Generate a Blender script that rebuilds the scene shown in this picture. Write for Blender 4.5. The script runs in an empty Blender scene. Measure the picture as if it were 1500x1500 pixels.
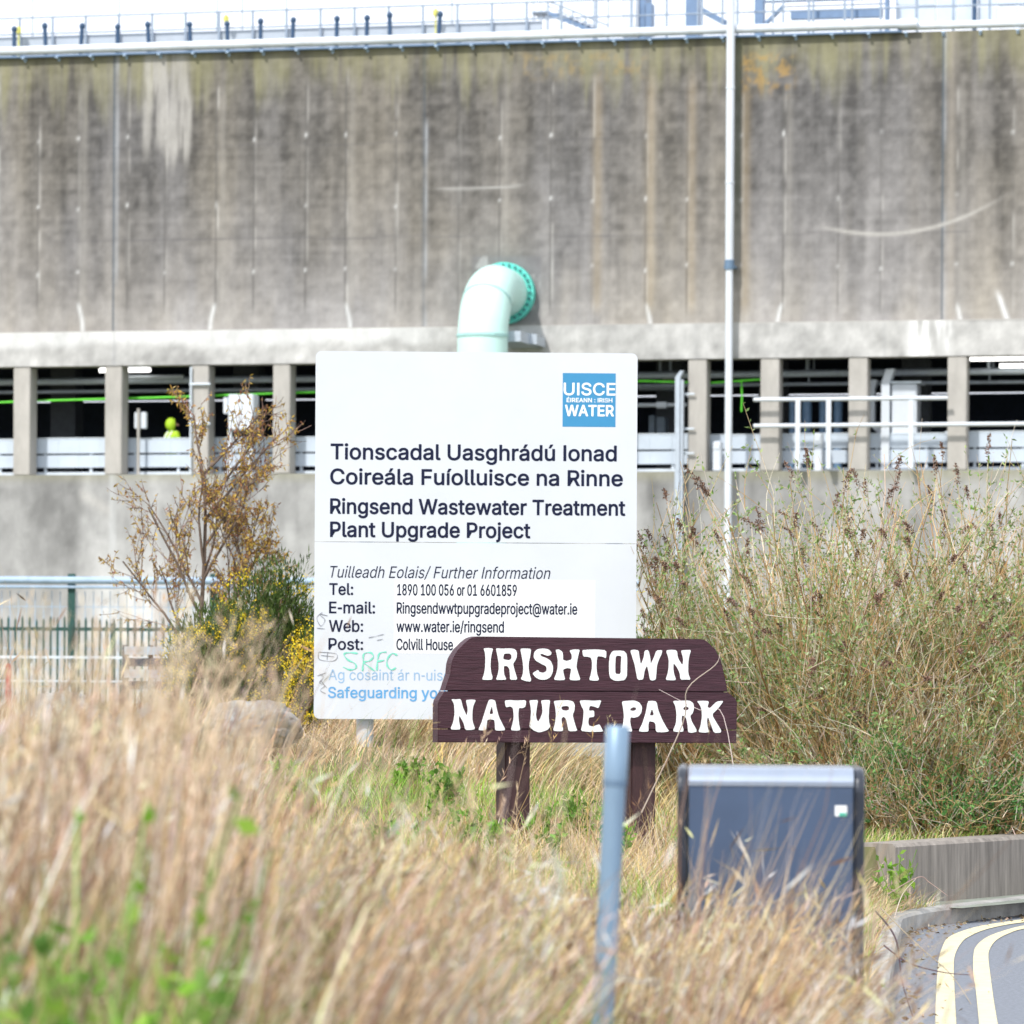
import bpy, bmesh, math, random
import numpy as np
from mathutils import Vector, Matrix

random.seed(11)
RNG = np.random.default_rng(11)
SC = bpy.context.scene
COL = SC.collection

# ------------------------------------------------------------------ camera, world, sun, exposure
F, EYE, ROLL = 6108.0, 1.6, 0.0058          # focal length in photo pixels, eye height, camera roll
CR, SR = math.cos(ROLL), math.sin(ROLL)
cam = bpy.data.cameras.new('camera')
cam.sensor_width = 36.0
cam.lens = 36.0 * F / 1500.0
cam.shift_y = 250.0 / 1500.0
cam.clip_start, cam.clip_end = 0.2, 5000.0
cam.dof.use_dof = True
cam.dof.focus_distance = 27.0
cam.dof.aperture_fstop = cam.lens / 1000.0 / 0.028
camo = bpy.data.objects.new('camera', cam)
COL.objects.link(camo)
camo.matrix_world = Matrix(((CR, -SR, 0, 0), (0, 0, -1, 0), (SR, CR, 0, EYE), (0, 0, 0, 1)))
SC.camera = camo

SUN_EL, SUN_AZ = math.radians(44), math.radians(212)      # azimuth clockwise from +Y: behind the camera, to the left
world = bpy.data.worlds.new('World')
SC.world = world
world.use_nodes = True
wn, wl = world.node_tree.nodes, world.node_tree.links
wn.clear()
sky = wn.new('ShaderNodeTexSky')
sky.sky_type = 'NISHITA'
sky.sun_disc = False
sky.sun_elevation = SUN_EL
sky.sun_rotation = SUN_AZ
sky.air_density, sky.dust_density, sky.ozone_density = 1.0, 3.0, 1.0
cl = wn.new('ShaderNodeTexNoise'); cl.inputs['Scale'].default_value = 2.2; cl.inputs['Detail'].default_value = 6
cr = wn.new('ShaderNodeValToRGB'); cr.color_ramp.elements[0].position = 0.12; cr.color_ramp.elements[1].position = 0.36
tcw = wn.new('ShaderNodeTexCoord')
mixw = wn.new('ShaderNodeMix'); mixw.data_type = 'RGBA'
mixw.inputs[7].default_value = (7.4, 7.8, 8.6, 1)          # thin bright cloud
bg = wn.new('ShaderNodeBackground'); bg.inputs['Strength'].default_value = 0.15
wo = wn.new('ShaderNodeOutputWorld')
wl.new(tcw.outputs['Generated'], cl.inputs['Vector'])
wl.new(cl.outputs['Fac'], cr.inputs['Fac'])
wl.new(cr.outputs['Color'], mixw.inputs[0])
wl.new(sky.outputs['Color'], mixw.inputs[6])
wl.new(mixw.outputs[2], bg.inputs['Color'])
wl.new(bg.outputs[0], wo.inputs[0])

sun = bpy.data.lights.new('sun', 'SUN')
sun.energy = 3.0
sun.angle = math.radians(3.0)
sun.color = (1.0, 0.968, 0.925)
suno = bpy.data.objects.new('sun', sun)
COL.objects.link(suno)
sd = Vector((math.sin(SUN_AZ) * math.cos(SUN_EL), math.cos(SUN_AZ) * math.cos(SUN_EL), math.sin(SUN_EL)))
suno.rotation_euler = sd.to_track_quat('Z', 'Y').to_euler()
suno.location = sd * 60

SC.view_settings.view_transform = 'Standard'
SC.view_settings.look = 'None'
SC.view_settings.exposure = 0.36
SC.view_settings.gamma = 1.0
SC.render.resolution_x = SC.render.resolution_y = 1024
SC.cycles.max_bounces = 6
SC.cycles.transparent_max_bounces = 4

# ------------------------------------------------------------------ photo pixel -> point at a known distance
def uv(px, py):
    u, v = px - 750.0, 1000.0 - py
    return u * CR - v * SR, u * SR + v * CR

def P(px, py, D):
    u, v = uv(px, py)
    return Vector((u * D / F, D, EYE + v * D / F))

def PZ(px, py, z):
    u, v = uv(px, py)
    return P(px, py, (z - EYE) * F / v)

def project(X, Y, Z):
    u, v = X * F / Y, (Z - EYE) * F / Y
    return 750 + u * CR + v * SR, 1000 - (-u * SR + v * CR)

class Plane:
    """vertical plane through o, its x axis turned by th; local y runs away from the camera"""
    def __init__(s, o, th):
        s.o = Vector(o)
        s.M = Matrix.Translation(s.o) @ Matrix.Rotation(th, 4, 'Z')
        s.x = Vector((math.cos(th), math.sin(th), 0))
        s.n = Vector((-math.sin(th), math.cos(th), 0))
    def loc(s, px, py, y=0.0):
        u, v = uv(px, py)
        d = Vector((u / F, 1, v / F))
        c = Vector((0, 0, EYE))
        t = ((s.o - c).dot(s.n) + y) / d.dot(s.n)
        w = c + d * t - s.o
        return w.dot(s.x), w.z
    def at(s, px, py, y=0.0):
        a, b = s.loc(px, py, y)
        return Vector((a, y, b))

# ------------------------------------------------------------------ objects and meshes
MW = {}

def tag(o, label=None, cat=None, group=None, kind=None):
    if label: o['label'] = label
    if cat: o['category'] = cat
    if group: o['group'] = group
    if kind: o['kind'] = kind
    return o

def thing(name, M, label, cat, group=None):
    o = bpy.data.objects.new(name, None)
    COL.objects.link(o)
    if not isinstance(M, Matrix): M = Matrix.Translation(Vector(M))
    o.matrix_world = M
    o.empty_display_size = 0.2
    MW[o.name] = M
    return tag(o, label, cat, group)

def copy_tree(o, parent=None):
    c = o.copy()
    COL.objects.link(c)
    if parent: c.parent = parent
    for ch in list(o.children): copy_tree(ch, c)
    return c

def np_mesh(name, V, faces4, cols=None, mats=(), smooth=False, tri=None):
    me = bpy.data.meshes.new(name)
    V = np.asarray(V, np.float32)
    q = np.asarray(faces4, np.int32).reshape(-1, 4) if faces4 is not None and len(faces4) else np.zeros((0, 4), np.int32)
    t = np.asarray(tri, np.int32).reshape(-1, 3) if tri is not None and len(tri) else np.zeros((0, 3), np.int32)
    me.vertices.add(len(V)); me.vertices.foreach_set('co', V.ravel())
    li = np.concatenate([q.ravel(), t.ravel()])
    me.loops.add(len(li)); me.loops.foreach_set('vertex_index', li)
    me.polygons.add(len(q) + len(t))
    st = np.concatenate([np.arange(len(q)) * 4, len(q) * 4 + np.arange(len(t)) * 3]).astype(np.int32)
    me.polygons.foreach_set('loop_start', st)
    if smooth: me.polygons.foreach_set('use_smooth', np.ones(len(st), bool))
    for m in mats: me.materials.append(m)
    me.update(calc_edges=True)
    if cols is not None:
        a = me.color_attributes.new('Col', 'FLOAT_COLOR', 'POINT')
        c4 = np.ones((len(V), 4), np.float32); c4[:, :3] = cols
        a.data.foreach_set('color', c4.ravel())
    return me

def link_np(name, V, q, cols, mat, parent=None, smooth=False, tri=None):
    V = np.asarray(V, np.float64)
    if parent is not None:
        Mi = np.array(MW[parent.name].inverted())
        V = V @ Mi[:3, :3].T + Mi[:3, 3]
    o = bpy.data.objects.new(name, np_mesh(name, V, q, cols, [mat], smooth, tri))
    COL.objects.link(o)
    if parent is not None:
        o.parent = parent; MW[o.name] = MW[parent.name]
    else: MW[o.name] = Matrix()
    return o

class Geo:
    def __init__(s, xf=None):
        s.v, s.f, s.m, s.sm = [], [], [], []
        s.xf = xf
    def add(s, vs, fs, mi=0, smooth=False):
        b = len(s.v)
        for p in vs:
            p = Vector(p)
            s.v.append(s.xf @ p if s.xf else p)
        for f in fs:
            s.f.append([b + i for i in f]); s.m.append(mi); s.sm.append(smooth)
        return s
    def box(s, a, b, mi=0, bev=0.0):
        x0, x1 = sorted((a[0], b[0])); y0, y1 = sorted((a[1], b[1])); z0, z1 = sorted((a[2], b[2]))
        if bev <= 0:
            vs = [(x0, y0, z0), (x1, y0, z0), (x1, y1, z0), (x0, y1, z0), (x0, y0, z1), (x1, y0, z1), (x1, y1, z1), (x0, y1, z1)]
            return s.add(vs, [(3, 2, 1, 0), (4, 5, 6, 7), (0, 1, 5, 4), (1, 2, 6, 5), (2, 3, 7, 6), (3, 0, 4, 7)], mi)
        bm = bmesh.new()
        bmesh.ops.create_cube(bm, size=1)
        for v in bm.verts:
            v.co = Vector(((x0 + x1) / 2 + v.co.x * (x1 - x0), (y0 + y1) / 2 + v.co.y * (y1 - y0), (z0 + z1) / 2 + v.co.z * (z1 - z0)))
        bmesh.ops.bevel(bm, geom=bm.edges[:], offset=bev, segments=2, affect='EDGES')
        s.bm(bm, mi)
        return s
    def bm(s, bm, mi=0, smooth=False):
        bm.verts.index_update()
        s.add([v.co.copy() for v in bm.verts], [[v.index for v in f.verts] for f in bm.faces], mi, smooth)
        bm.free()
    def tube(s, pts, r, n=8, mi=0, caps=True, smooth=True):
        pts = [Vector(p) for p in pts]
        rs = r if isinstance(r, (list, tuple)) else [r] * len(pts)
        vs, fs = [], []
        up = None
        for i, p in enumerate(pts):
            t = (pts[min(i + 1, len(pts) - 1)] - pts[max(i - 1, 0)]).normalized()
            if up is None: up = Vector((0, 0, 1)) if abs(t.z) < .9 else Vector((1, 0, 0))
            a = t.cross(up).normalized(); b = a.cross(t).normalized(); up = b
            for k in range(n):
                w = 2 * math.pi * k / n
                vs.append(p + (a * math.cos(w) + b * math.sin(w)) * rs[i])
        for i in range(len(pts) - 1):
            for k in range(n):
                k2 = (k + 1) % n
                fs.append((i * n + k, i * n + k2, (i + 1) * n + k2, (i + 1) * n + k))
        s.add(vs, fs, mi, smooth)
        if caps:
            s.add(vs[:n], [list(range(n))[::-1]], mi); s.add(vs[-n:], [list(range(n))], mi)
        return s
    def prism(s, poly, y0, y1, mi=0):
        n = len(poly)
        vs = [(x, y0, z) for x, z in poly] + [(x, y1, z) for x, z in poly]
        fs = [list(range(n)), list(range(2 * n - 1, n - 1, -1))] + [(i, i + n, (i + 1) % n + n, (i + 1) % n) for i in range(n)]
        return s.add(vs, fs, mi)
    def build(s, name, mat, parent=None, label=None):
        me = bpy.data.meshes.new(name)
        Mi = MW[parent.name].inverted() if parent is not None else Matrix()
        me.from_pydata([tuple(Mi @ v) for v in s.v], [], s.f)
        mats = mat if isinstance(mat, (list, tuple)) else [mat]
        for m in mats: me.materials.append(m)
        me.polygons.foreach_set('material_index', s.m)
        me.polygons.foreach_set('use_smooth', s.sm)
        bm = bmesh.new(); bm.from_mesh(me)
        bmesh.ops.recalc_face_normals(bm, faces=bm.faces[:]); bm.to_mesh(me); bm.free()
        me.update()
        o = bpy.data.objects.new(name, me)
        COL.objects.link(o)
        if parent is not None:
            o.parent = parent; MW[o.name] = MW[parent.name]
        else: MW[o.name] = Matrix()
        if label: o['label'] = label
        return o

# ------------------------------------------------------------------ materials
def mat(name, col, rough=0.7, metal=0.0, vary=0.15, scale=6.0, bump=0.0, bscale=40.0, attr=False, stretch=(1, 1, 1), spec=0.4, emit=None, estr=0, coat=0.0, col2=None):
    m = bpy.data.materials.new(name); m.use_nodes = True
    n, l = m.node_tree.nodes, m.node_tree.links
    b = n['Principled BSDF']
    b.inputs['Roughness'].default_value = rough; b.inputs['Metallic'].default_value = metal
    b.inputs['Specular IOR Level'].default_value = spec
    b.inputs['Coat Weight'].default_value = coat
    tc = n.new('ShaderNodeTexCoord'); mp = n.new('ShaderNodeMapping'); mp.inputs['Scale'].default_value = stretch
    l.new(tc.outputs['Object'], mp.inputs['Vector'])
    nz = n.new('ShaderNodeTexNoise'); nz.inputs['Scale'].default_value = scale; nz.inputs['Detail'].default_value = 8; nz.inputs['Roughness'].default_value = 0.65
    l.new(mp.outputs[0], nz.inputs['Vector'])
    mx = n.new('ShaderNodeMix'); mx.data_type = 'RGBA'
    if attr:
        at = n.new('ShaderNodeAttribute'); at.attribute_name = 'Col'
        mul = n.new('ShaderNodeMix'); mul.data_type = 'RGBA'; mul.blend_type = 'MULTIPLY'; mul.inputs[0].default_value = 1
        rp = n.new('ShaderNodeMapRange'); rp.inputs[1].default_value = 0.25; rp.inputs[2].default_value = 0.75
        rp.inputs[3].default_value = 1 - vary; rp.inputs[4].default_value = 1 + vary
        l.new(nz.outputs['Fac'], rp.inputs[0]); l.new(at.outputs['Color'], mul.inputs[6]); l.new(rp.outputs[0], mul.inputs[7])
        l.new(mul.outputs[2], b.inputs['Base Color'])
    else:
        c1 = tuple(max(0, c * (1 - vary)) for c in col); c2 = col2 or tuple(min(1, c * (1 + vary)) for c in col)
        mx.inputs[6].default_value = (*c1, 1); mx.inputs[7].default_value = (*c2, 1)
        rp = n.new('ShaderNodeMapRange'); rp.inputs[1].default_value = 0.3; rp.inputs[2].default_value = 0.7
        l.new(nz.outputs['Fac'], rp.inputs[0]); l.new(rp.outputs[0], mx.inputs[0])
        l.new(mx.outputs[2], b.inputs['Base Color'])
    if bump:
        n2 = n.new('ShaderNodeTexNoise'); n2.inputs['Scale'].default_value = bscale; n2.inputs['Detail'].default_value = 6
        l.new(mp.outputs[0], n2.inputs['Vector'])
        bp = n.new('ShaderNodeBump'); bp.inputs['Strength'].default_value = bump; bp.inputs['Distance'].default_value = 0.02
        l.new(n2.outputs['Fac'], bp.inputs['Height']); l.new(bp.outputs[0], b.inputs['Normal'])
    if emit:
        b.inputs['Emission Color'].default_value = (*emit, 1); b.inputs['Emission Strength'].default_value = estr
    return m

def leafmat(name, transl=0.3, rough=0.6):
    m = bpy.data.materials.new(name); m.use_nodes = True
    n, l = m.node_tree.nodes, m.node_tree.links
    b = n['Principled BSDF']; b.inputs['Roughness'].default_value = rough; b.inputs['Specular IOR Level'].default_value = 0.25
    at = n.new('ShaderNodeAttribute'); at.attribute_name = 'Col'
    tr = n.new('ShaderNodeBsdfTranslucent'); mx = n.new('ShaderNodeMixShader'); mx.inputs[0].default_value = transl
    l.new(at.outputs['Color'], b.inputs['Base Color']); l.new(at.outputs['Color'], tr.inputs['Color'])
    l.new(b.outputs[0], mx.inputs[1]); l.new(tr.outputs[0], mx.inputs[2]); l.new(mx.outputs[0], n['Material Output'].inputs[0])
    return m

M_CONC = mat('weathered_concrete', (.3, .3, .3), .9, attr=True, vary=.16, scale=3.5, bump=.25, bscale=14, stretch=(1, 1, .55))
M_COLC = mat('column_concrete', (.41, .39, .36), .9, vary=.16, scale=2.5, bump=.2, bscale=20, stretch=(1, 1, .4))
M_DARK = mat('dark_interior', (.045, .058, .085), .9)  # gallery gloom is put into this dark surface colour
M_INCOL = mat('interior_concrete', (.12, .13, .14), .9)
M_PANEL = mat('white_parapet_panel', (.52, .59, .67), .5, vary=.08, scale=1.5)
M_WHITE = mat('white_paint', (.60, .64, .69), .45, vary=.05)
M_WPIPE = mat('white_pipe_paint', (.62, .66, .71), .4, vary=.14, scale=2, stretch=(1, 1, .3))
M_GREYM = mat('galvanised_steel', (.45, .50, .56), .45, metal=.35, vary=.12, scale=9)
M_RAIL = mat('pale_rail', (.58, .64, .70), .5, vary=.1)
M_NAVY = mat('navy_vent_paint', (.03, .07, .14), .5)
M_YELL = mat('yellow_plastic', (.62, .60, .16), .5)
M_MINT = mat('mint_pipe_paint', (.55, .80, .74), .42, vary=.07, scale=1.2, spec=.5)
M_MINTD = mat('mint_seam', (.36, .60, .58), .5)
M_TEAL = mat('teal_flange', (.12, .62, .52), .5, vary=.15)
M_BOLT = mat('dark_bolt', (.04, .16, .16), .5)
M_LAMP = mat('lit_tube', (.9, .9, .9), .4, emit=(1, .98, .95), estr=2.5)
M_GRNCABLE = mat('green_cable', (.16, .80, .06), .5)
M_HIVIS = mat('hi_vis_fabric', (.42, .66, .03), .6, vary=.08, scale=30)
M_REFL = mat('reflective_tape', (.85, .87, .85), .35)
M_SKIN = mat('skin', (.5, .3, .22), .6)
M_TROUS = mat('dark_trousers', (.03, .035, .05), .8)
M_ROOFR = mat('roof_rail_steel', (.26, .32, .40), .5, vary=.1)
M_ROOFB = mat('roof_frame_steel', (.15, .23, .36), .5, vary=.1)
M_BLUET = mat('blue_tank', (.18, .30, .46), .4)
M_SIGN = mat('white_sign_face', (.575, .60, .64), .42, vary=.035, scale=1.4, spec=.4, bump=.02, bscale=3)
M_PATCH = mat('white_sticker', (.72, .73, .74), .4, vary=.02)
M_NAVYT = mat('navy_lettering', (.010, .014, .040), .7, vary=.1, spec=.15)
M_FADED = mat('faded_blue_lettering', (.11, .33, .60), .6, vary=.15, scale=12)
M_FADED2 = mat('pale_blue_lettering', (.25, .40, .58), .6, vary=.15, scale=12)
M_LOGO = mat('logo_blue', (.040, .235, .44), .5, vary=.05)
M_INK = mat('grey_ink', (.22, .23, .26), .7, vary=.3, scale=40)
M_GRAF = mat('mint_spray', (.17, .60, .45), .7, vary=.2, scale=30)
M_BOARD = mat('brown_painted_timber', (.050, .0175, .026), .55, vary=.42, scale=5, bump=.35, bscale=9, stretch=(1, 6, 14), spec=.35)
M_BOARDE = mat('brown_board_post', (.045, .018, .019), .6, vary=.35, scale=8, bump=.3, stretch=(6, 6, 1))
M_LETTER = mat('white_letter_paint', (.82, .83, .82), .6, vary=.06, scale=25, bump=.15, bscale=60)
M_POST = mat('sign_post_steel', (.50, .56, .62), .5, metal=.2, vary=.12, scale=8)
M_POLE = mat('blue_grey_pole', (.21, .31, .42), .4, metal=.2, vary=.12, scale=9, stretch=(1, 1, .3))
M_POLED = mat('pole_collar', (.12, .19, .28), .5)
M_BINB = mat('bin_panel', (.052, .082, .145), .34, vary=.12, scale=3, spec=.5, coat=.2)
M_BINK = mat('bin_black_trim', (.015, .02, .032), .28, spec=.5, coat=.3)
M_BINL = mat('bin_metal_lid', (.40, .45, .53), .25, metal=.9, vary=.08)
M_STICK = mat('green_sticker', (.05, .40, .28), .5)
M_ROCK = mat('boulder_stone', (.28, .275, .265), .9, vary=.35, scale=5, bump=.6, bscale=9)
M_ROAD = mat('asphalt', (.19, .205, .235), .85, vary=.30, scale=38, bump=.5, bscale=160)
M_LINE = mat('worn_yellow_line', (.66, .585, .37), .7, vary=.16, scale=9, bump=.2, bscale=80)
M_KERB = mat('kerb_concrete', (.34, .33, .31), .9, vary=.3, scale=5, bump=.4, bscale=30)
M_RETW = mat('retaining_wall_concrete', (.265, .235, .205), .9, vary=.38, scale=5, bump=.4, bscale=20, stretch=(3.2, 3.2, .28))
M_SOIL = mat('straw_soil', (.24, .19, .10), .95, vary=.5, scale=3.0, bump=.5, bscale=20, col2=(.17, .19, .065))
M_GREENF = mat('dark_green_fence', (.02, .075, .065), .6)
M_BLUER = mat('blue_grey_rail', (.34, .45, .58), .5)
M_RED = mat('red_plastic', (.42, .07, .06), .6)
M_GRASS = leafmat('dry_grass_blade', .12)
M_LEAF = leafmat('leaf', .35, .65)
M_STEM = leafmat('stem', .05, .8)

# ------------------------------------------------------------------ numpy noise
def vnoise(x, y, seed=0):
    xi, yi = np.floor(x).astype(np.int64), np.floor(y).astype(np.int64)
    fx, fy = x - xi, y - yi
    fx, fy = fx * fx * (3 - 2 * fx), fy * fy * (3 - 2 * fy)
    def h(a, b):
        n = (a * 374761393 + b * 668265263 + seed * 974634541) & 0x7fffffff
        n = ((n ^ (n >> 13)) * 1274126177) & 0x7fffffff
        return ((n ^ (n >> 16)) & 0xffff) / 65535.0
    return (h(xi, yi) * (1 - fx) + h(xi + 1, yi) * fx) * (1 - fy) + (h(xi, yi + 1) * (1 - fx) + h(xi + 1, yi + 1) * fx) * fy

def fbm(x, y, seed=0, o=4):
    r, a, t = 0, 1.0, 0
    for i in range(o):
        r = r + a * vnoise(x * 2 ** i, y * 2 ** i, seed + i); t += a; a *= .55
    return r / t

def sstep(a, b, x):
    t = np.clip((x - a) / (b - a), 0, 1)
    return t * t * (3 - 2 * t)

# ------------------------------------------------------------------ ground, road, kerb
EY = [-20, 0, 10, 19.5, 25.5, 27.3, 29.1, 31, 33, 36, 39, 45]
EX = [-2.4, -.4, .75, 1.75, 2.38, 2.66, 3.57, 4.6, 6.2, 9, 14, 30]
WY = [28.2, 29.8, 31.7, 34, 38, 45]
WX = [2.60, 3.64, 4.75, 6.6, 10.3, 22]
def xedge(Y): return np.interp(Y, EY, EX)
def ground_z(X, Y):
    X, Y = np.asarray(X, float), np.asarray(Y, float)
    d = xedge(Y) - X
    rise = .65 * sstep(23.5, 33, Y) * sstep(1.6, -1.2, X)
    bank = .1 + .5 * sstep(.1, 1.5, d) + rise * sstep(.1, 1.5, d)
    lump = (fbm(X * 1.3, Y * 1.3, 5) - .5) * .16 * sstep(.4, 1.5, d)
    z = bank + lump
    behind = Y > 28.1
    wx = np.interp(Y, WY, WX)
    z = np.where(behind, np.where(X < wx - .13, .50 + rise + lump * .6, .04), z)
    z = np.where(d < np.where(behind, .22, .1), -.06, z)
    z = np.where(Y > 40, z * (1 - sstep(40, 58, Y)) + .05 * sstep(40, 58, Y), z)
    return z

def gz(x, y): return float(ground_z(np.array([x]), np.array([y]))[0])

xs = np.concatenate([[-900, -400, -150, -60, -30, -15, -9], np.arange(-6, 8.01, .12), [9, 11, 15, 30, 60, 150, 400, 900]])
ys = np.concatenate([[-60, -20, -5], np.arange(0, 45, .15), [47, 50, 54, 58, 65, 75, 120, 300, 900, 2500]])
GX, GY = np.meshgrid(xs, ys)
GZ = ground_z(GX, GY)
nx = len(xs)
ii = (np.arange(len(ys) - 1)[:, None] * nx + np.arange(nx - 1)[None, :]).ravel()
gq = np.stack([ii, ii + 1, ii + 1 + nx, ii + nx], 1)
o = link_np('ground', np.stack([GX.ravel(), GY.ravel(), GZ.ravel()], 1), gq, None, M_SOIL, smooth=True)
tag(o, kind='structure')

def offset_line(pts, d):
    out = []
    for i, p in enumerate(pts):
        a, b = Vector(pts[max(i - 1, 0)]), Vector(pts[min(i + 1, len(pts) - 1)])
        t = (b - a).normalized()
        out.append((p[0] + t.y * d, p[1] - t.x * d))
    return out

def smooth_line(pts, n=6):
    out = []
    for i in range(len(pts) - 1):
        p0, p1, p2, p3 = [Vector(pts[min(max(k, 0), len(pts) - 1)]) for k in (i - 1, i, i + 1, i + 2)]
        for k in range(n):
            t = k / n
            out.append(tuple(.5 * ((2 * p1) + (p2 - p0) * t + (2 * p0 - 5 * p1 + 4 * p2 - p3) * t * t + (3 * p1 - p0 - 3 * p2 + p3) * t ** 3)))
    out.append(tuple(pts[-1]))
    return out

edge = smooth_line(list(zip(EX, EY)), 5)
road = Geo()
n = len(edge)
far = [(60, -20 + 65 * i / (n - 1)) for i in range(n)]
road.add([(x, y, 0) for x, y in edge] + [(x, y, 0) for x, y in far], [(i, n + i, n + i + 1, i + 1) for i in range(n - 1)])
road_o = tag(road.build('road', M_ROAD), kind='structure')

def from_crop(cs, bx, by, sc): return [(bx + x / sc, by + y / sc) for x, y in cs]
for L, R in (([(732, 1560), (730, 1500), (735, 1300), (750, 1100), (770, 1030), (800, 970), (870, 930), (1000, 890), (1150, 865), (1286, 845), (1500, 825)],
              [(862, 1560), (860, 1500), (850, 1300), (845, 1120), (862, 1045), (900, 985), (940, 955), (1030, 915), (1150, 885), (1286, 865), (1500, 845)]),
             ([(1015, 1560), (1005, 1500), (985, 1300), (968, 1180), (970, 1060), (990, 1010), (1050, 960), (1150, 920), (1286, 885), (1500, 860)],
              [(1135, 1560), (1120, 1500), (1095, 1350), (1075, 1200), (1062, 1080), (1075, 1025), (1115, 975), (1190, 935), (1286, 905), (1500, 880)])):
    def world_line(c):
        w = [PZ(px, py, 0) for px, py in from_crop(c, 1200, 1150, 4.2867)]
        w = [(p.x, p.y) for p in w]
        s = smooth_line(w, 6)
        d = [0]
        for a, b in zip(s, s[1:]): d.append(d[-1] + math.hypot(b[0] - a[0], b[1] - a[1]))
        t = np.linspace(0, d[-1], 60)
        return np.interp(t, d, [q[0] for q in s]), np.interp(t, d, [q[1] for q in s])
    lx, ly = world_line(L); rx, ry = world_line(R)
    # extend towards the camera
    g = Geo(); k = len(lx)
    lw = [(lx[0] - .115 * (ly[0] - 2), 2.0)] + list(zip(lx, ly)); rw = [(rx[0] - .115 * (ry[0] - 2), 2.0)] + list(zip(rx, ry))
    k = len(lw)
    g.add([(x, y, .004) for x, y in lw] + [(x, y, .004) for x, y in rw], [(i, k + i, k + i + 1, i + 1) for i in range(k - 1)])
    g.build('yellow_line', M_LINE, road_o)

# kerb: one long run of kerbstones
kb = Geo()
kl = [p for p in edge if p[1] > 2]
outer, inner = kl, offset_line(kl, -.11)
k = len(kl)
prof = [(outer, -.05), (outer, .095), (offset_line(kl, -.02), .115), (inner, .118), (inner, -.05)]
vs = [(x, y, z) for ln, z in prof for x, y in ln]
fs = [(j * k + i, j * k + i + 1, (j + 1) * k + i + 1, (j + 1) * k + i) for j in range(4) for i in range(k - 1)]
kb.add(vs, fs)
tag(kb.build('kerb', M_KERB), kind='structure')

wline = smooth_line(list(zip(WX, WY)), 5)
lg = Geo(); a = [p for p in wline]; b = [(x - .0, y) for x, y in a]
lo = offset_line(wline, .5); k = len(wline)
lg.add([(x, y, .108) for x, y in offset_line(wline, -.05)] + [(x, y, .108) for x, y in lo], [(i, i + 1, k + i + 1, k + i) for i in range(k - 1)])
tag(lg.build('ledge_strip', mat('mossy_ledge', (.22, .24, .20), .9, vary=.3, scale=4, bump=.3)), kind='structure')

rw = thing('retaining_wall', (2.6, 28.2, 0), 'low stained concrete retaining wall along the bend of the road', 'wall')
g = Geo(); f_ = wline; bk = offset_line(wline, -.28); k = len(f_)
top = .525
vs = [(x, y, 0) for x, y in f_] + [(x, y, top - .025) for x, y in f_] + [(x, y, top) for x, y in offset_line(wline, -.025)] + [(x, y, top) for x, y in bk] + [(x, y, 0) for x, y in bk]
fs = [(j * k + i, j * k + i + 1, (j + 1) * k + i + 1, (j + 1) * k + i) for j in range(4) for i in range(k - 1)] + [[j * k for j in range(5)]]
g.add(vs, fs)
g.build('wall_face', M_RETW, rw)

# ------------------------------------------------------------------ the treatment plant building
WP = Plane((0, 89.5, 0), -math.radians(12.8))
WM = WP.M
Z_TOP = WP.loc(750, 64)[1]; Z_BEAM = WP.loc(750, 478)[1]; Z_LINT = WP.loc(750, 529)[1]; Z_SILL = WP.loc(750, 692)[1]
S0, S1 = -34.0, 30.0
bld = thing('treatment_plant', WM, 'long stained concrete treatment works wall with an open gallery below', 'building')

def wall_grid(name, z0, z1, y, step, colour):
    sx = np.arange(S0, S1 + step, step); sz = np.linspace(z0, z1, max(3, int((z1 - z0) / step) + 1))
    A, B = np.meshgrid(sx, sz)
    W = np.array(WM)
    X = W[0, 0] * A + W[0, 1] * y + W[0, 3]; Y = W[1, 0] * A + W[1, 1] * y + W[1, 3]
    px, py = project(X, Y, B)
    c = colour(A, B, px, py)
    nx = len(sx)
    ii = (np.arange(len(sz) - 1)[:, None] * nx + np.arange(nx - 1)[None, :]).ravel()
    q = np.stack([ii, ii + 1, ii + 1 + nx, ii + nx], 1)
    return link_np(name, np.stack([X.ravel(), Y.ravel(), B.ravel()], 1), q, c.reshape(-1, 3), M_CONC, bld)

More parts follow.
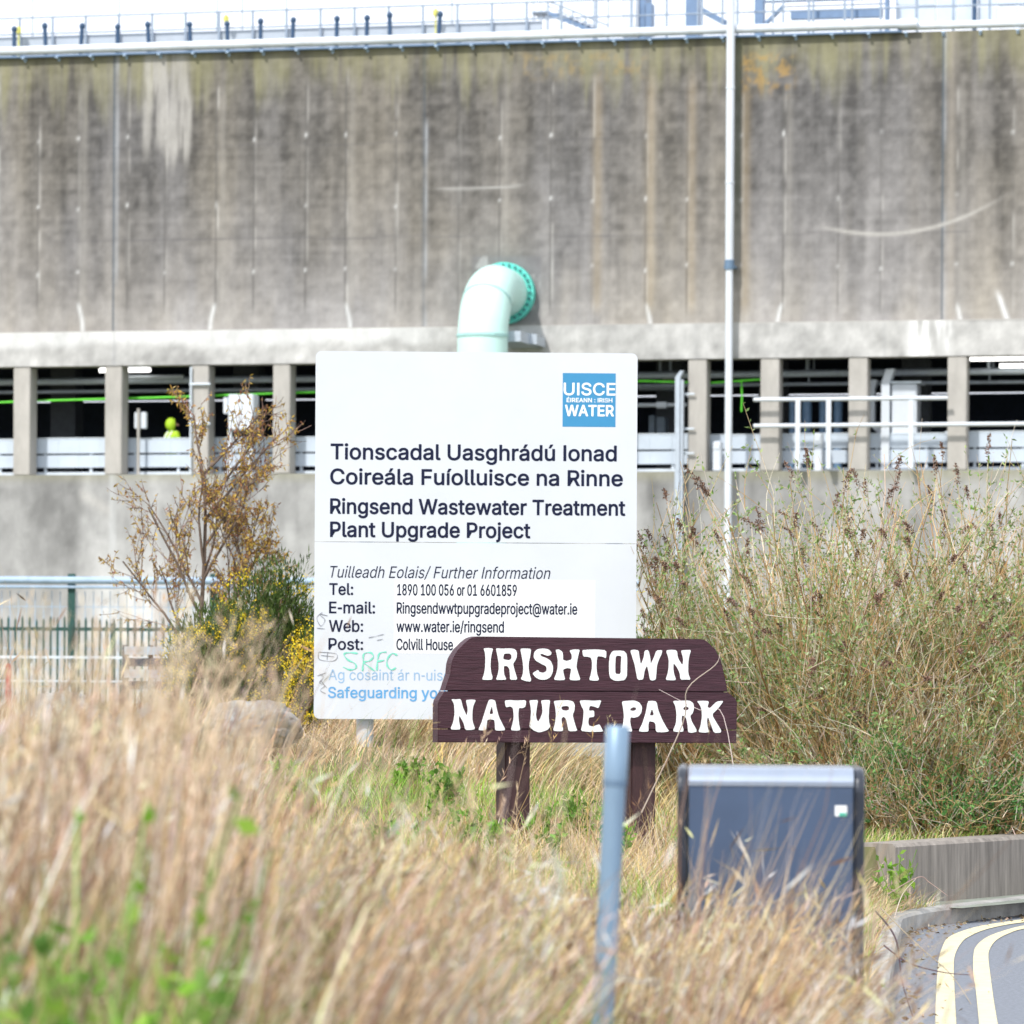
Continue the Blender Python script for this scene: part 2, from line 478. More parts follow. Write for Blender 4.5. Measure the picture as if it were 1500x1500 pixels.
SEAMS = [-60, -5, 55, 113, 185, 241, 316, 371, 447, 505, 578, 670, 731, 806, 867, 945, 1005, 1084, 1146, 1226, 1290, 1400, 1482, 1540, 1600]
JOINTS = [166, 619, 1379]
def lerp(c, t, f): return c * (1 - f[..., None]) + np.array(t) * f[..., None]
def upper_col(A, B, px, py):
    h = (B - Z_BEAM) / (Z_TOP - Z_BEAM)                       # 0 bottom .. 1 top
    st = fbm(A * 2.2, B * .16, 3, 5)                           # vertical streaks
    st2 = fbm(A * 5.5, B * .35, 9, 4)
    mo = fbm(A * .45, B * .5, 21, 5); fine = fbm(A * 6, B * 6, 31, 3)
    boards = fbm(A * .5, B * 9, 33, 2)
    v = .245 - .118 * sstep(-.05, .85, h + (mo - .5) * .40) + .16 * (st - .5) + .08 * (st2 - .5) + .12 * (fine - .5) + .05 * (boards - .5)
    v += .07 * sstep(.22, .0, h)
    v = np.clip(v, .07, .6)
    warm = np.clip(fbm(A * .9, B * .22, 44, 4) * 2 - .6, 0, 1)
    c = np.stack([v * (1.03 + .07 * warm), v * (.985 + .01 * warm), v * (.965 - .12 * warm)], -1)
    # moss under the coping, ragged lower edge
    rag = fbm(A * 4.5, B * .3, 61, 5)
    f = sstep(.80, 1.0, h + (rag - .5) * .34) * np.clip(rag * 1.5 - .1, 0, 1)
    c = lerp(c, (.30, .285, .15), f * .6)
    # panel seams: thin dark line, pale lime runs beside it
    for i, sx in enumerate(SEAMS):
        w = px - (sx + (480 - py) * .006)
        fade = sstep(88, 140, py) * sstep(468, 440, py)
        wob = vnoise(B * 2.3, B * 0 + i * 7.7, 70)
        c = lerp(c, (.10, .095, .09), np.exp(-(w / 1.3) ** 2) * .7 * fade)
        c = lerp(c, (.50, .48, .45), np.exp(-((w - 2.4) / 1.9) ** 2) * fade * np.clip(wob * 1.5 - .6, 0, .45) * (.65 + .5 * ((i * 3) % 4 > 1)))
        for hy in (205 - sx * .008, 304 - sx * .012, 402 - sx * .01):
            c = lerp(c, (.75, .75, .74), np.exp(-(w / 1.9) ** 2 - ((py - hy - 12 * (wob - .5)) / 3.2) ** 2) * (.05, .7, .35, .55)[(i * 7 + int(hy)) % 4])
        if i % 3 == 0:
            lean = 8 * sstep(430, 480, py) * (1 if i % 2 else -1)
            c = lerp(c, (.72, .73, .73), np.exp(-((w - lean) / 2.6) ** 2) * sstep(440, 452, py) * .75)
        c = lerp(c, (.34, .32, .29), np.exp(-((w - 9) / 5) ** 2) * fade * .35 * ((i * 5) % 3 == 0))
        c = lerp(c, (.36, .28, .17), np.exp(-((w - 7) / 7) ** 2) * fade * (.38 if sx in (945, 1084, 867, 1005) else 0))
    for sx in JOINTS:
        w = px - (sx + (480 - py) * .006)
        c = lerp(c, (.06, .085, .11), np.exp(-(w / 1.3) ** 2) * .85)
        c = lerp(c, (.40, .42, .45), np.exp(-((w - 4) / 2.4) ** 2) * np.clip(vnoise(B * 1.5, B * 0 + sx, 80) * 1.4 - .3, 0, .6))
        c = lerp(c, (.38, .34, .29), np.exp(-((w - 13) / 7) ** 2) * (.45 if sx == 1379 else 0))
    # lift joints
    ln = 6 * (fbm(A * 1.2, A * 0, 90, 3) - .5)
    for hy, amp in ((353 - px * .009, .45), (221 - px * .02, .25)):
        c = lerp(c, (.10, .095, .10), np.exp(-((py - hy - ln) / 1.6) ** 2) * amp * np.clip(fbm(A * .8, A * 0 + 5, 91, 2) * 2 - .4, 0, 1))
    # pale washed patch left of centre
    rag2 = (fbm(A * 4, B * .5, 95, 4) - .5) * 30
    f = sstep(206, 216, px + rag2) * sstep(280, 268, px + rag2) * sstep(250, 205, py + rag2 * 2.5) * np.clip(fbm(A * 9, B * .6, 96, 4) * 3.2 - .75, .15, 1)
    c = lerp(c, (.44, .42, .39), f * .65)
    # orange lichen
    f = sstep(1080, 1092, px) * sstep(1172, 1150, px) * sstep(72, 88, py) * sstep(150, 110, py) * sstep(.40, .68, fbm(A * 9, B * 8, 99, 5))
    c = lerp(c, (.42, .26, .07), f * .6)
    f = sstep(740, 760, px) * sstep(960, 930, px) * sstep(70, 84, py) * sstep(125, 100, py) * sstep(.44, .72, fbm(A * 9, B * 6, 103, 5))
    c = lerp(c, (.34, .25, .11), f * .45)
    # scrape marks left by a swinging load
    arc = 343 - ((px - 1290) / 100.0) ** 2 * np.where(px > 1290, 17, 14)
    c = lerp(c, (.47, .45, .42), np.exp(-((py - arc) / 3.0) ** 2) * sstep(1190, 1240, px) * sstep(1490, 1400, px) * .75)
    arc = 277 - ((px - 650) / 130.0) ** 2 * 7
    c = lerp(c, (.42, .41, .39), np.exp(-((py - arc) / 1.8) ** 2) * sstep(630, 660, px) * sstep(775, 750, px) * .7)
    # dark greenish band beside the downpipe, fading out downwards
    w = px - 1077 - (480 - py) * .006
    c = lerp(c, (.10, .115, .075), np.exp(-((w - 2) / 4.5) ** 2) * .65 * sstep(470, 250, py))
    # patched collar round the big outlet
    f = sstep(54, 48, np.abs(px - 742) + 0 * py) * sstep(372, 378, py) * sstep(480, 470, py)
    c = lerp(c, (.17, .165, .17), f * .7 * np.clip(st2 + .4, 0, 1))
    c = lerp(c, (.55, .54, .52), sstep(.6, .7, fbm(A * 3, B * 3, 111, 3)) * f * .35)
    # fork of white lime at the right
    w = px - (1462 + (py - 430) * .35)
    c = lerp(c, (.70, .70, .70), np.exp(-(w / 3.5) ** 2) * sstep(420, 440, py) * sstep(476, 466, py))
    return np.clip(c, .03, .8)

def beam_col(A, B, px, py):
    h = (B - Z_LINT) / (Z_BEAM - Z_LINT)
    v = .43 + .30 * (fbm(A * 1.2, B * 2.2, 13, 5) - .5) + .24 * (fbm(A * 5, B * 4, 14, 3) - .5)
    c = np.stack([v, v * .985, v * .955], -1)
    pale = sstep(.45, .75, h + (fbm(A * 1.5, B * 2, 15, 4) - .5) * .5) * sstep(700, 560, px)
    c = lerp(c, (.66, .66, .65), pale * .7)
    f = sstep(1320, 1345, px) * sstep(1400, 1385, px) * sstep(.35, .6, fbm(A * 4, B * .8, 17, 3))
    c = lerp(c, (.76, .76, .75), f)
    for sx in (166, 1018, 1294):
        c = lerp(c, (.2, .21, .23), np.exp(-((px - sx) / 1.3) ** 2) * .7)
    c = lerp(c, (.22, .21, .2), sstep(.93, 1.0, h) * sstep(1380, 1420, px) * .5)
    return np.clip(c, .05, .85)

def lower_col(A, B, px, py):
    st = fbm(A * 1.3, B * .22, 23, 5); mo = fbm(A * .7, B * .7, 24, 5); fine = fbm(A * 6, B * 5, 25, 3)
    v = .36 + .44 * (st - .5) + .28 * (mo - .5) + .08 * (fine - .5)
    v += .08 * sstep(760, 900, py)
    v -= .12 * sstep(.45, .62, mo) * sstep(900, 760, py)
    c = np.stack([v * 1.0, v * .99, v * .965], -1)
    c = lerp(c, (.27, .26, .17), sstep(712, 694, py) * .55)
    c = lerp(c, (.50, .48, .45), np.exp(-((py - (724 + (px - 120) * .62)) / 9) ** 2) * sstep(112, 122, px) * sstep(168, 160, px) * .5)
    for sx in (165, 619, 1375):
        c = lerp(c, (.55, .56, .56), np.exp(-((px - sx) / 3.0) ** 2) * .7)
    return np.clip(c, .06, .8)

wall_grid('upper_wall', Z_BEAM, Z_TOP, 0.0, .045, upper_col)
wall_grid('beam', Z_LINT, Z_BEAM, -.045, .06, beam_col)
wall_grid('lower_wall', 0.0, Z_SILL, -.01, .08, lower_col)
g = Geo(WM)
g.box((S0, -.04, Z_BEAM - .06), (S1, .25, Z_BEAM + .015))
g.box((S0, -.04, Z_LINT + .005), (S1, .5, Z_LINT + .05))
g.build('beam_soffit', M_COLC, bld)
g = Geo(WM); g.box((S0, .005, Z_SILL - .3), (S1, .5, Z_SILL - .003)); g.build('sill', M_COLC, bld)
g = Geo(WM); g.box((S0, .01, Z_TOP - .35), (S1, .4, Z_TOP + .004)); g.build('coping', M_COLC, bld)
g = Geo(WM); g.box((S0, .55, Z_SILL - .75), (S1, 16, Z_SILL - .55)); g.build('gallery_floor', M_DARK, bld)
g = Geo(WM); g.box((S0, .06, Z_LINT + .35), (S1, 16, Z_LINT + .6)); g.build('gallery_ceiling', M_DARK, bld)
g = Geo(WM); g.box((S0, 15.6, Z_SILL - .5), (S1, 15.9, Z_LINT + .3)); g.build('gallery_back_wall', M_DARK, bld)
g = Geo(WM); g.box((S0, .45, Z_TOP - .5), (S1, 40, Z_TOP - .3)); g.build('roof_slab', M_COLC, bld)

STARTS = [-246, -113, 20, 154, 281, 400, 521, 642, 766, 888, 1008, 1114, 1243, 1388, 1530, 1670]
cols = []
for a in STARTS:
    s_ = WP.loc(a, 610)[0]; wd = .385 if a < 900 else .40
    cols.append((s_, s_ + wd))
    g = Geo(WM)
    g.box((s_, -.02, Z_SILL + .002), (s_ + wd, .46, Z_LINT - .002), bev=.015)
    g.build('column', M_COLC, bld)
for (a0, a1), (b0, b1) in zip(cols, cols[1:]):
    g = Geo(WM)
    zt = WP.loc(750, 637)[1]; z2 = WP.loc(750, 657.5)[1]; z3 = WP.loc(750, 659.5)[1]; z4 = WP.loc(750, 679)[1]; z5 = WP.loc(750, 686)[1]; z6 = WP.loc(750, 693)[1]
    j = random.uniform(-.02, .02)
    x = a0 - .12
    while x < b0 - .01:
        x2 = min(x + .48, b0 + .2)
        g.box((x + .003, .58, z3 + (zt - z3) * 0 + .03), (x2, .61, zt + j))
        g.box((x + .003, .58, z4), (x2, .61, z3 - .01))
        x = x2
    g.build('parapet_panel', M_PANEL, bld)
    g = Geo(WM)
    g.box((a0 - .12, .55, z6 - .02), (b0 + .2, .6, z5 + .0)); g.box((a0 - .12, .57, zt + j + .003), (b0 + .2, .63, zt + j + .03))
    for t in (.25, .75):
        xx = a0 + (b0 - a0) * t; g.box((xx - .03, .62, Z_SILL - .5), (xx + .03, .68, zt - .02))
    g.build('parapet_rail', M_RAIL, bld)
for px in (92, 360, 700, 980, 1130, 1340):
    a, _ = WP.loc(px, 600, 5.0)
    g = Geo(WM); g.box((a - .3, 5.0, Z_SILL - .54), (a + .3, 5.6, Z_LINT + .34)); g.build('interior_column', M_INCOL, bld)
for y_, z_, r in ((1.6, Z_LINT - .22, .07), (1.9, Z_LINT - .42, .045), (2.6, Z_LINT - .1, .05)):
    g = Geo(WM); g.tube([(S0 + 4, y_, z_), (S1 - 4, y_, z_)], r, 10)
    for k in range(14):
        x = S0 + 5 + k * 3.9; g.box((x - .015, y_ - .015, z_ + r * .6), (x + .015, y_ + .015, Z_LINT + .36))
    tag(g.build('ceiling_pipe', M_GREYM if r != .07 else M_RAIL),
        {.07: 'fat pale pipe hung under the gallery ceiling', .045: 'lower thin grey pipe running along the gallery', .05: 'grey pipe tucked up close to the gallery ceiling'}[r], 'pipe')

# gallery contents -------------------------------------------------
def wbox(g, x0, y0, x1, y1, ya, yb, mi=0, bev=.0):
    a = WP.loc(x0, y1, ya); b = WP.loc(x1, y0, ya)
    g.box((a[0], ya, a[1]), (b[0], yb, b[1]), mi, bev)
def wpt(px, py, y): return WP.at(px, py, y)

for px0, px1, py, lab in ((146, 220, 542.5, 'pair of lit tube lights above the worker in the gallery'), (1421, 1560, 525.5, 'lit tube lights at the right end of the gallery')):
    t = thing('tube_light', WM @ wpt(px0, py, 1.0), lab, 'light', 'lit tube lights in the gallery')
    a = wpt(px0, py, 1.0); b = wpt(px1, py, 1.0)
    g = Geo(WM); g.tube([a, b + Vector((0, 0, a.z - b.z))], .05, 10); g.build('tube', M_LAMP, t)
    g = Geo(WM); g.box((a.x + .05, .97, a.z + .055), (b.x - .05, 1.03, a.z + .1))
    g.box((a.x + .35, .98, a.z + .1), (a.x + .38, 1.02, Z_LINT + .36)); g.build('lamp_holder', M_WHITE, t)
    g = Geo(WM); g.tube([a + Vector((.6, .25, -.14)), b + Vector((.7, .25, a.z - b.z - .14))], .045, 10)
    g.build('tube', M_LAMP if px0 > 1000 else M_WHITE, t)

g = Geo(WM)
hy = .56
pts = [wpt(a, b, hy) for a, b in ((-40, 591), (60, 587), (230, 582.5), (380, 577), (560, 571), (760, 563), (940, 558), (1040, 561), (1110, 556), (1145, 557))]
g.tube(pts, .022, 8)
g.tube([wpt(1086, 559, hy), wpt(1087, 580, hy), wpt(1086, 603, hy)], .017, 6)
tag(g.build('green_hose', M_GRNCABLE), 'bright green hose slung along the gallery behind the columns', 'hose')

t = thing('sign_post', WM @ wpt(203, 690, .3), 'small white box on a thin post between two gallery columns', 'post')
g = Geo(WM); a = wpt(203, 605, .3)
g.tube([(a.x, .3, Z_SILL), (a.x, .3, a.z + .1)], .035, 8); g.build('pole', M_COLC, t)
g = Geo(WM); wbox(g, 196.5, 603.5, 214, 628, .34, .46, bev=.015); g.build('box', M_WHITE, t)

t = thing('white_cabinet', WM @ wpt(355, 690, .3), 'large white cabinet on two legs at the gallery edge above the tree', 'cabinet')
g = Geo(WM); wbox(g, 334, 577, 371, 630, -.4, .05, bev=.02); g.build('cabinet_body', M_WHITE, t)
g = Geo(WM); wbox(g, 327, 582, 333.5, 606, -.35, 0, bev=.01); g.build('side_box', M_WHITE, t)
for px in (337, 368):
    a = wpt(px, 640, -.2); g = Geo(WM); g.box((a.x - .04, -.24, Z_SILL - .12), (a.x + .04, -.16, wpt(px, 630.5, -.2).z)); g.box((a.x - .04, -.155, Z_SILL - .12), (a.x + .04, -.012, Z_SILL - .04)); g.build('leg', M_WHITE, t)

# steel handrail and ducts at the right of the gallery
t = thing('gallery_handrail', WM @ wpt(1165, 690, -.35), 'two bar white handrail fixed across the columns right of the downpipe', 'handrail')
for py, x0, x1 in ((585.5, 1104, 1388), (624, 1104, 1560)):
    g = Geo(WM); a = wpt(x0, py, -.3); b = wpt(x1, py, -.3); g.tube([a, (b.x, -.3, a.z)], .045, 8); g.build('rail', M_WHITE, t)
for px in (1169, 1214, 1335):
    a = wpt(px, 586, -.3); g = Geo(WM); g.box((a.x - .05, -.34, Z_SILL + .02), (a.x + .05, -.26, a.z)); g.build('post', M_WHITE, t)
    g = Geo(WM); g.box((a.x - .045, -.25, Z_SILL + .05), (a.x + .045, -.0, Z_SILL + .13)); g.build('bracket', M_WHITE, t)

t = thing('white_duct', WM @ wpt(1310, 690, .7), 'white ducting unit with two bent tops between gallery columns', 'duct')
g = Geo(WM); wbox(g, 1305, 562, 1343, 700, .62, 1.3, bev=.02); g.build('duct_body', M_WHITE, t)
g = Geo(WM)
a = wpt(1291, 560, .5); b = wpt(1303, 560, .5)
g.box((a.x, .5, Z_SILL - .2), (b.x, .9, a.z)); 
g.prism([(a.x, a.z + .002), (b.x, a.z + .002), (b.x + .1, a.z + .28), (a.x + .1, a.z + .28)], .5, .9); g.build('duct_bend', M_WHITE, t)
g = Geo(WM)
a = wpt(1272, 570, .7); b = wpt(1281, 570, .7)
g.box((a.x, .7, wpt(1272, 620, .7).z), (b.x, 1.0, a.z)); g.prism([(a.x, a.z + .002), (b.x, a.z + .002), (b.x + .06, a.z + .2), (a.x + .06, a.z + .2)], .7, 1.0)
g.prism([wpt(1272, 622, .7).xz, wpt(1281, 620, .7).xz, wpt(1305, 640, .7).xz, wpt(1300, 646, .7).xz], .72, .9)
g.build('side_duct', M_WHITE, t)
g = Geo(WM); wbox(g, 1303, 558, 1349, 561.7, .58, 1.35); g.build('cover', M_RAIL, t)

for i, (x0, x1) in enumerate(((1156, 1165), (1175, 1189), (1200, 1211), (1221, 1234))):
    g = Geo(WM); a = wpt((x0 + x1) / 2, 600, 1.8); r = (wpt(x1, 600, 1.8).x - wpt(x0, 600, 1.8).x) / 2
    zb = Z_SILL - .54; zt = wpt(1180, 587, 1.8).z
    g.tube([(a.x, 1.8, zb), (a.x, 1.8, zt - .05), (a.x, 1.8, zt), (a.x, 1.8, zt + .001)], [r, r, r * .8, r * .3], 14)
    tag(g.build('blue_tank', M_BLUET), ('leftmost', 'second from the left', 'third from the left', 'rightmost')[i] + ' of four upright blue tanks inside the gallery', 'tank', 'blue tanks in the gallery')
for i, (x0, y0, x1, y1, lab) in enumerate(((1192, 634, 1204, 698, 'white upright cabinet standing below the gallery handrail'), (1044, 646, 1056, 690, 'white box standing behind the tall downpipe'))):
    g = Geo(WM); wbox(g, x0, y0, x1, y1, .1, .35, bev=.02)
    wbox(g, x0 + 2, y0 + 4, x1 - 2, y0 + 12, .085, .0995)
    tag(g.build('utility_box', M_WHITE), lab, 'box')
# things in the opening beside the white sign
t = thing('pendant_lamp', WM @ wpt(977, 556, 2.5), 'yellowish work lamp hanging on two rods beside the white sign', 'lamp')
g = Geo(WM); wbox(g, 969, 554, 988, 565, 2.4, 2.8, bev=.03); g.build('lamp_shade', mat('cream_shade', (.55, .52, .36), .5), t)
g = Geo(WM)
for px in (967, 982): a = wpt(px, 553, 2.6); g.box((a.x - .025, 2.58, a.z), (a.x + .025, 2.63, Z_LINT + .36))
g.build('rod', M_RAIL, t)
t = thing('white_cross_pipe', WM @ wpt(965, 594, 1.2), 'white pipe with a valve box crossing the opening beside the white sign', 'pipe')
a = wpt(880, 594, 1.2); b = wpt(1006, 593.5, 1.2)
g = Geo(WM); g.tube([a, (b.x, 1.2, a.z)], .045, 8); g.build('pipe_run', M_WHITE, t)
g = Geo(WM); wbox(g, 959, 588.5, 977, 597.5, 1.08, 1.32, bev=.03); g.build('valve_box', M_WHITE, t)
g = Geo(WM); wbox(g, 934, 566.5, 984, 571, 2.2, 2.5); tag(g.build('cable_tray', M_RAIL), 'thin blue grey cable tray hanging below the yellowish lamp', 'cable tray')
g = Geo(WM); wbox(g, 950, 608, 959, 640, 2.0, 2.5, bev=.02); wbox(g, 961, 611, 974, 640, 2.0, 2.4, bev=.02); wbox(g, 951, 611, 958, 616, 1.985, 1.999)
tag(g.build('pump_cabinet', mat('grey_cabinet', (.2, .25, .3), .5)), 'grey pump cabinet seen through the opening right of the white sign', 'cabinet')

# worker -----------------------------------------------------------
def skin_person(M, parent):
    J = {'pelvis': (0, 0, .95), 'chest': (0, 0, 1.3), 'neck': (0, .0, 1.46), 'head': (.0, -.02, 1.6), 'crown': (0, -.01, 1.72),
         'ls': (-.19, 0, 1.40), 'le': (-.25, -.06, 1.12), 'lh': (-.2, -.28, 1.02), 'rs': (.19, 0, 1.40), 're': (.27, -.04, 1.12), 'rh': (.24, -.25, 1.0),
         'lk': (-.1, -.02, .5), 'lf': (-.1, 0, .06), 'lt': (-.1, -.16, .04), 'rk': (.1, -.02, .5), 'rf': (.1, 0, .06), 'rt': (.1, -.16, .04)}
    E_ = [('pelvis', 'chest'), ('chest', 'neck'), ('neck', 'head'), ('head', 'crown'), ('chest', 'ls'), ('ls', 'le'), ('le', 'lh'), ('chest', 'rs'), ('rs', 're'), ('re', 'rh'),
          ('pelvis', 'lk'), ('lk', 'lf'), ('lf', 'lt'), ('pelvis', 'rk'), ('rk', 'rf'), ('rf', 'rt')]
    R = dict(pelvis=.15, chest=.16, neck=.065, head=.105, crown=.07, ls=.08, le=.055, lh=.04, rs=.08, re=.055, rh=.04, lk=.07, lf=.05, lt=.04, rk=.07, rf=.05, rt=.04)
    names = list(J)
    me = bpy.data.meshes.new('body'); me.from_pydata([J[k] for k in names], [(names.index(a), names.index(b)) for a, b in E_], [])
    o = bpy.data.objects.new('body', me); COL.objects.link(o)
    o.modifiers.new('s', 'SKIN'); o.modifiers.new('u', 'SUBSURF').levels = 1
    for i, k in enumerate(names): me.skin_vertices[0].data[i].radius = (R[k], R[k])
    me.skin_vertices[0].data[0].use_root = True
    dg = bpy.context.evaluated_depsgraph_get()
    m2 = bpy.data.meshes.new_from_object(o.evaluated_get(dg))
    bpy.data.objects.remove(o)
    m2.materials.clear()
    for m in (M_HIVIS, M_TROUS, M_SKIN): m2.materials.append(m)
    for p in m2.polygons:
        z = p.center.z; p.use_smooth = True
        p.material_index = 1 if z < .85 else (2 if (z > 1.47 and p.center.y < -.02) or (p.center.y < -.2 and z > .9) else 0)
    ob = bpy.data.objects.new('body', m2); COL.objects.link(ob); ob.parent = parent
    return ob
a = wpt(252, 690, .95)
pm = WM @ Matrix.Translation((a.x, .95, wpt(250, 612.5, .95).z - 1.76)) @ Matrix.Rotation(math.radians(140), 4, 'Z')
t = thing('person', pm, 'worker in a hooded yellow high visibility jacket behind the gallery parapet', 'person')
skin_person(pm, t)
bm = bmesh.new(); bmesh.ops.create_uvsphere(bm, u_segments=14, v_segments=10, radius=.135)
for v in bm.verts: v.co = Vector((v.co.x * .95, v.co.y * 1.0 + .03, v.co.z * 1.1 + 1.62))
bmesh.ops.delete(bm, geom=[v for v in bm.verts if v.co.y < -.05 and v.co.z < 1.73], context='VERTS')
g = Geo(pm); g.bm(bm, 0, True)
hd = g.build('hood', M_HIVIS, t)
g = Geo(pm)
for z, r in ((1.22, .168), (1.08, .172)):
    k = 20; vs = []; 
    for i in range(k):
        w = 2 * math.pi * i / k; vs += [(math.cos(w) * r * 1.05, math.sin(w) * r, z), (math.cos(w) * r * 1.05, math.sin(w) * r, z + .055)]
    g.add(vs, [(2 * i, 2 * ((i + 1) % k), 2 * ((i + 1) % k) + 1, 2 * i + 1) for i in range(k)])
for x in (-.09, .09): g.tube([(x, -.165, 1.1), (x, -.16, 1.3), (x * .9, -.08, 1.46), (x * .9, .06, 1.46), (x, .165, 1.3), (x, .165, 1.1)], .022, 6)
g.build('reflective_stripe', M_REFL, t)

# pipe along the top of the wall ------------------------------------
t = thing('coping_pipe', WM @ Vector((0, -.12, Z_TOP)), 'fat white pipe running along the top of the concrete wall', 'pipe')
zc = WP.loc(750, 54.5, -.12)[1]
sj = WP.loc(1342, 28, -.12)[0]
g = Geo(WM); g.tube([(S0, -.12, zc - .0), (sj, -.14, zc + .03)], .095, 14); g.build('pipe_run', M_WPIPE, t)
g = Geo(WM); g.tube([(sj - .4, .0, zc + .0), (S1, .0, zc + .01)], .085, 14); g.build('pipe_run', M_WPIPE, t)
g = Geo(WM); g.tube([(sj - .35, -.14, zc + .03), (sj + .03, -.14, zc + .03)], .108, 14); g.build('end_collar', M_WPIPE, t)
g = Geo(WM); g.box((S0, -.16, zc - .135), (sj - .3, -.02, zc - .098)); g.build('pipe_shade_strip', M_ROOFB, t)  # dark strip added to stand in for the shade under the pipe
x = S0 + .3; k = 0
while x < S1:
    g = Geo(WM)
    g.box((x - .03, -.2 if x < sj else -.1, zc - .17), (x + .03, .1, zc - .136)); g.box((x - .025, -.03, Z_TOP - .1), (x + .025, -.004, zc - .171))
    if -13 < x < 13: g.build('pipe_bracket', M_BLUER, t)
    x += .78
# vents standing along the wall top
VX = [(21, 38), (68, 36), (118, 34.5), (172, 33), (219, 32), (280, 28.5), (334, 28), (382, 27), (428, 25), (493, 22), (537, 21), (572, 19), (642, 17)]
v0 = None
for i, (px, py) in enumerate(VX):
    a = wpt(px, py, .12)
    if v0 is None:
        v0 = thing('vent_post', WM @ Vector((a.x, .12, Z_TOP)), 'navy', 'vent post', 'navy vent posts along the wall top')
        h = a.z - Z_TOP
        g = Geo(WM); g.tube([(a.x, .12, Z_TOP + .004), (a.x, .12, a.z - .1)], .046, 10); g.build('pipe', M_NAVY, v0)
        g = Geo(WM); g.tube([(a.x, .12, a.z - .13), (a.x, .12, a.z - .1), (a.x, .12, a.z - .04), (a.x, .12, a.z)], [.04, .066, .066, .02], 10); g.build('cap', M_NAVY, v0)
        o = v0
    else:
        o = copy_tree(v0)
        o.matrix_world = WM @ Matrix.Translation((a.x, .12, Z_TOP)) @ Matrix.Rotation(random.uniform(-.06, .06), 4, 'Y') @ Matrix.Diagonal((1, 1, 1 + random.uniform(-.05, .08), 1))
    nm = ['leftmost', 'second', 'third', 'fourth', 'fifth', 'sixth', 'seventh', 'eighth', 'ninth', 'tenth', 'eleventh', 'twelfth', 'last'][i]
    o['label'] = nm + ' navy blue vent post from the left on top of the wall'

# roof railing
t = thing('roof_railing', WM @ Vector((0, .7, Z_TOP)), 'long thin grey railing with pale panels along the flat roof edge', 'railing')
g = Geo(WM)
za = WP.loc(750, 4, .7)[1]
for z_ in (za, za - .36): g.tube([(S0, .7, z_), (S1, .7, z_)], .02, 6)
g.build('rail', M_ROOFR, t)
g = Geo(WM); g.box((S0, .78, Z_TOP - .3), (WP.loc(782, 30)[0], .82, WP.loc(750, 32, .8)[1])); g.build('toe_panel', mat('pale_roof_panel', (.42, .47, .53), .5, vary=.06, scale=2), t)
x = S0 + .2
while x < S1:
    if -13.5 < x < 13.5:
        g = Geo(WM); g.box((x - .024, .68, Z_TOP - .3), (x + .024, .72, za + .02)); g.build('post', M_ROOFR, t)
    x += .77
for i, (px, py) in enumerate(((27, 44), (331, 27), (638, 18))):
    g = Geo(WM); a = wpt(px, py, .5); g.box((a.x - .06, .45, a.z - .11), (a.x + .06, .57, a.z + .09), bev=.04); g.tube([(a.x, .52, Z_TOP - .3), (a.x, .52, a.z - .1)], .02, 6)  # plain yellow box on a thin stem, does not glow
    tag(g.build('yellow_box', M_YELL), ('small yellow housing near the left corner of the roof', 'small yellow housing by the seventh navy vent post', 'small yellow housing by the last navy vent post')[i], 'light', 'yellow housings on the roof')
for i, px in enumerate((48, 175, 318, 355, 420, 662, 870, 891)):
    a = wpt(px, 20, 2.5); g = Geo(WM); g.tube([(a.x, 2.5, Z_TOP - .3), (a.x, 2.5, Z_TOP + 2.5)], [.02, .012], 6)
    g.box((a.x - .06, 2.45, Z_TOP + .2), (a.x + .06, 2.49, Z_TOP + .4))
    tag(g.build('mast', M_ROOFR), 'thin grey pole rising from the flat roof behind the railing', 'pole', 'thin poles on the roof')
# roof staircase
t = thing('roof_staircase', WM @ wpt(850, 50, 2), 'grey steel stair with handrails coming down to the roof', 'staircase')
for y_ in (1.5, 2.3):
    g = Geo(WM)
    g.prism([wpt(803, 16, y_).xz, wpt(803, 22, y_).xz, wpt(868, 48, y_).xz, wpt(877, 46, y_).xz], y_, y_ + .04); g.build('stringer', M_ROOFB, t)
    g = Geo(WM); g.tube([wpt(803, 2, y_), wpt(820, 8, y_), wpt(892, 38, y_)], .02, 6); g.tube([wpt(803, 9, y_), wpt(875, 40, y_)], .014, 6)
    for px, p0, p1 in ((803, 2, 50), (820, 8, 30), (839, 16, 36), (858, 24, 44)): g.tube([wpt(px, p0, y_), wpt(px, p1, y_)], .018, 6)
    g.build('handrail', M_ROOFR, t)
g = Geo(WM)
for k in range(7):
    f = k / 7; a = wpt(806 + 62 * f, 21 + 25 * f, 1.54); g.box((a.x, 1.545, a.z), (a.x + .2, 2.295, a.z + .03))
g.build('tread', M_ROOFR, t)
g = Geo(WM); wbox(g, 779, 16, 801, 19, 1.5, 2.35); g.build('landing', M_ROOFR, t)
for px in (781, 792, 800):
    g = Geo(WM); a = wpt(px, 4, 1.6); g.box((a.x - .03, 1.6, Z_TOP - .3), (a.x + .03, 1.66, a.z)); g.build('post', M_WHITE, t)
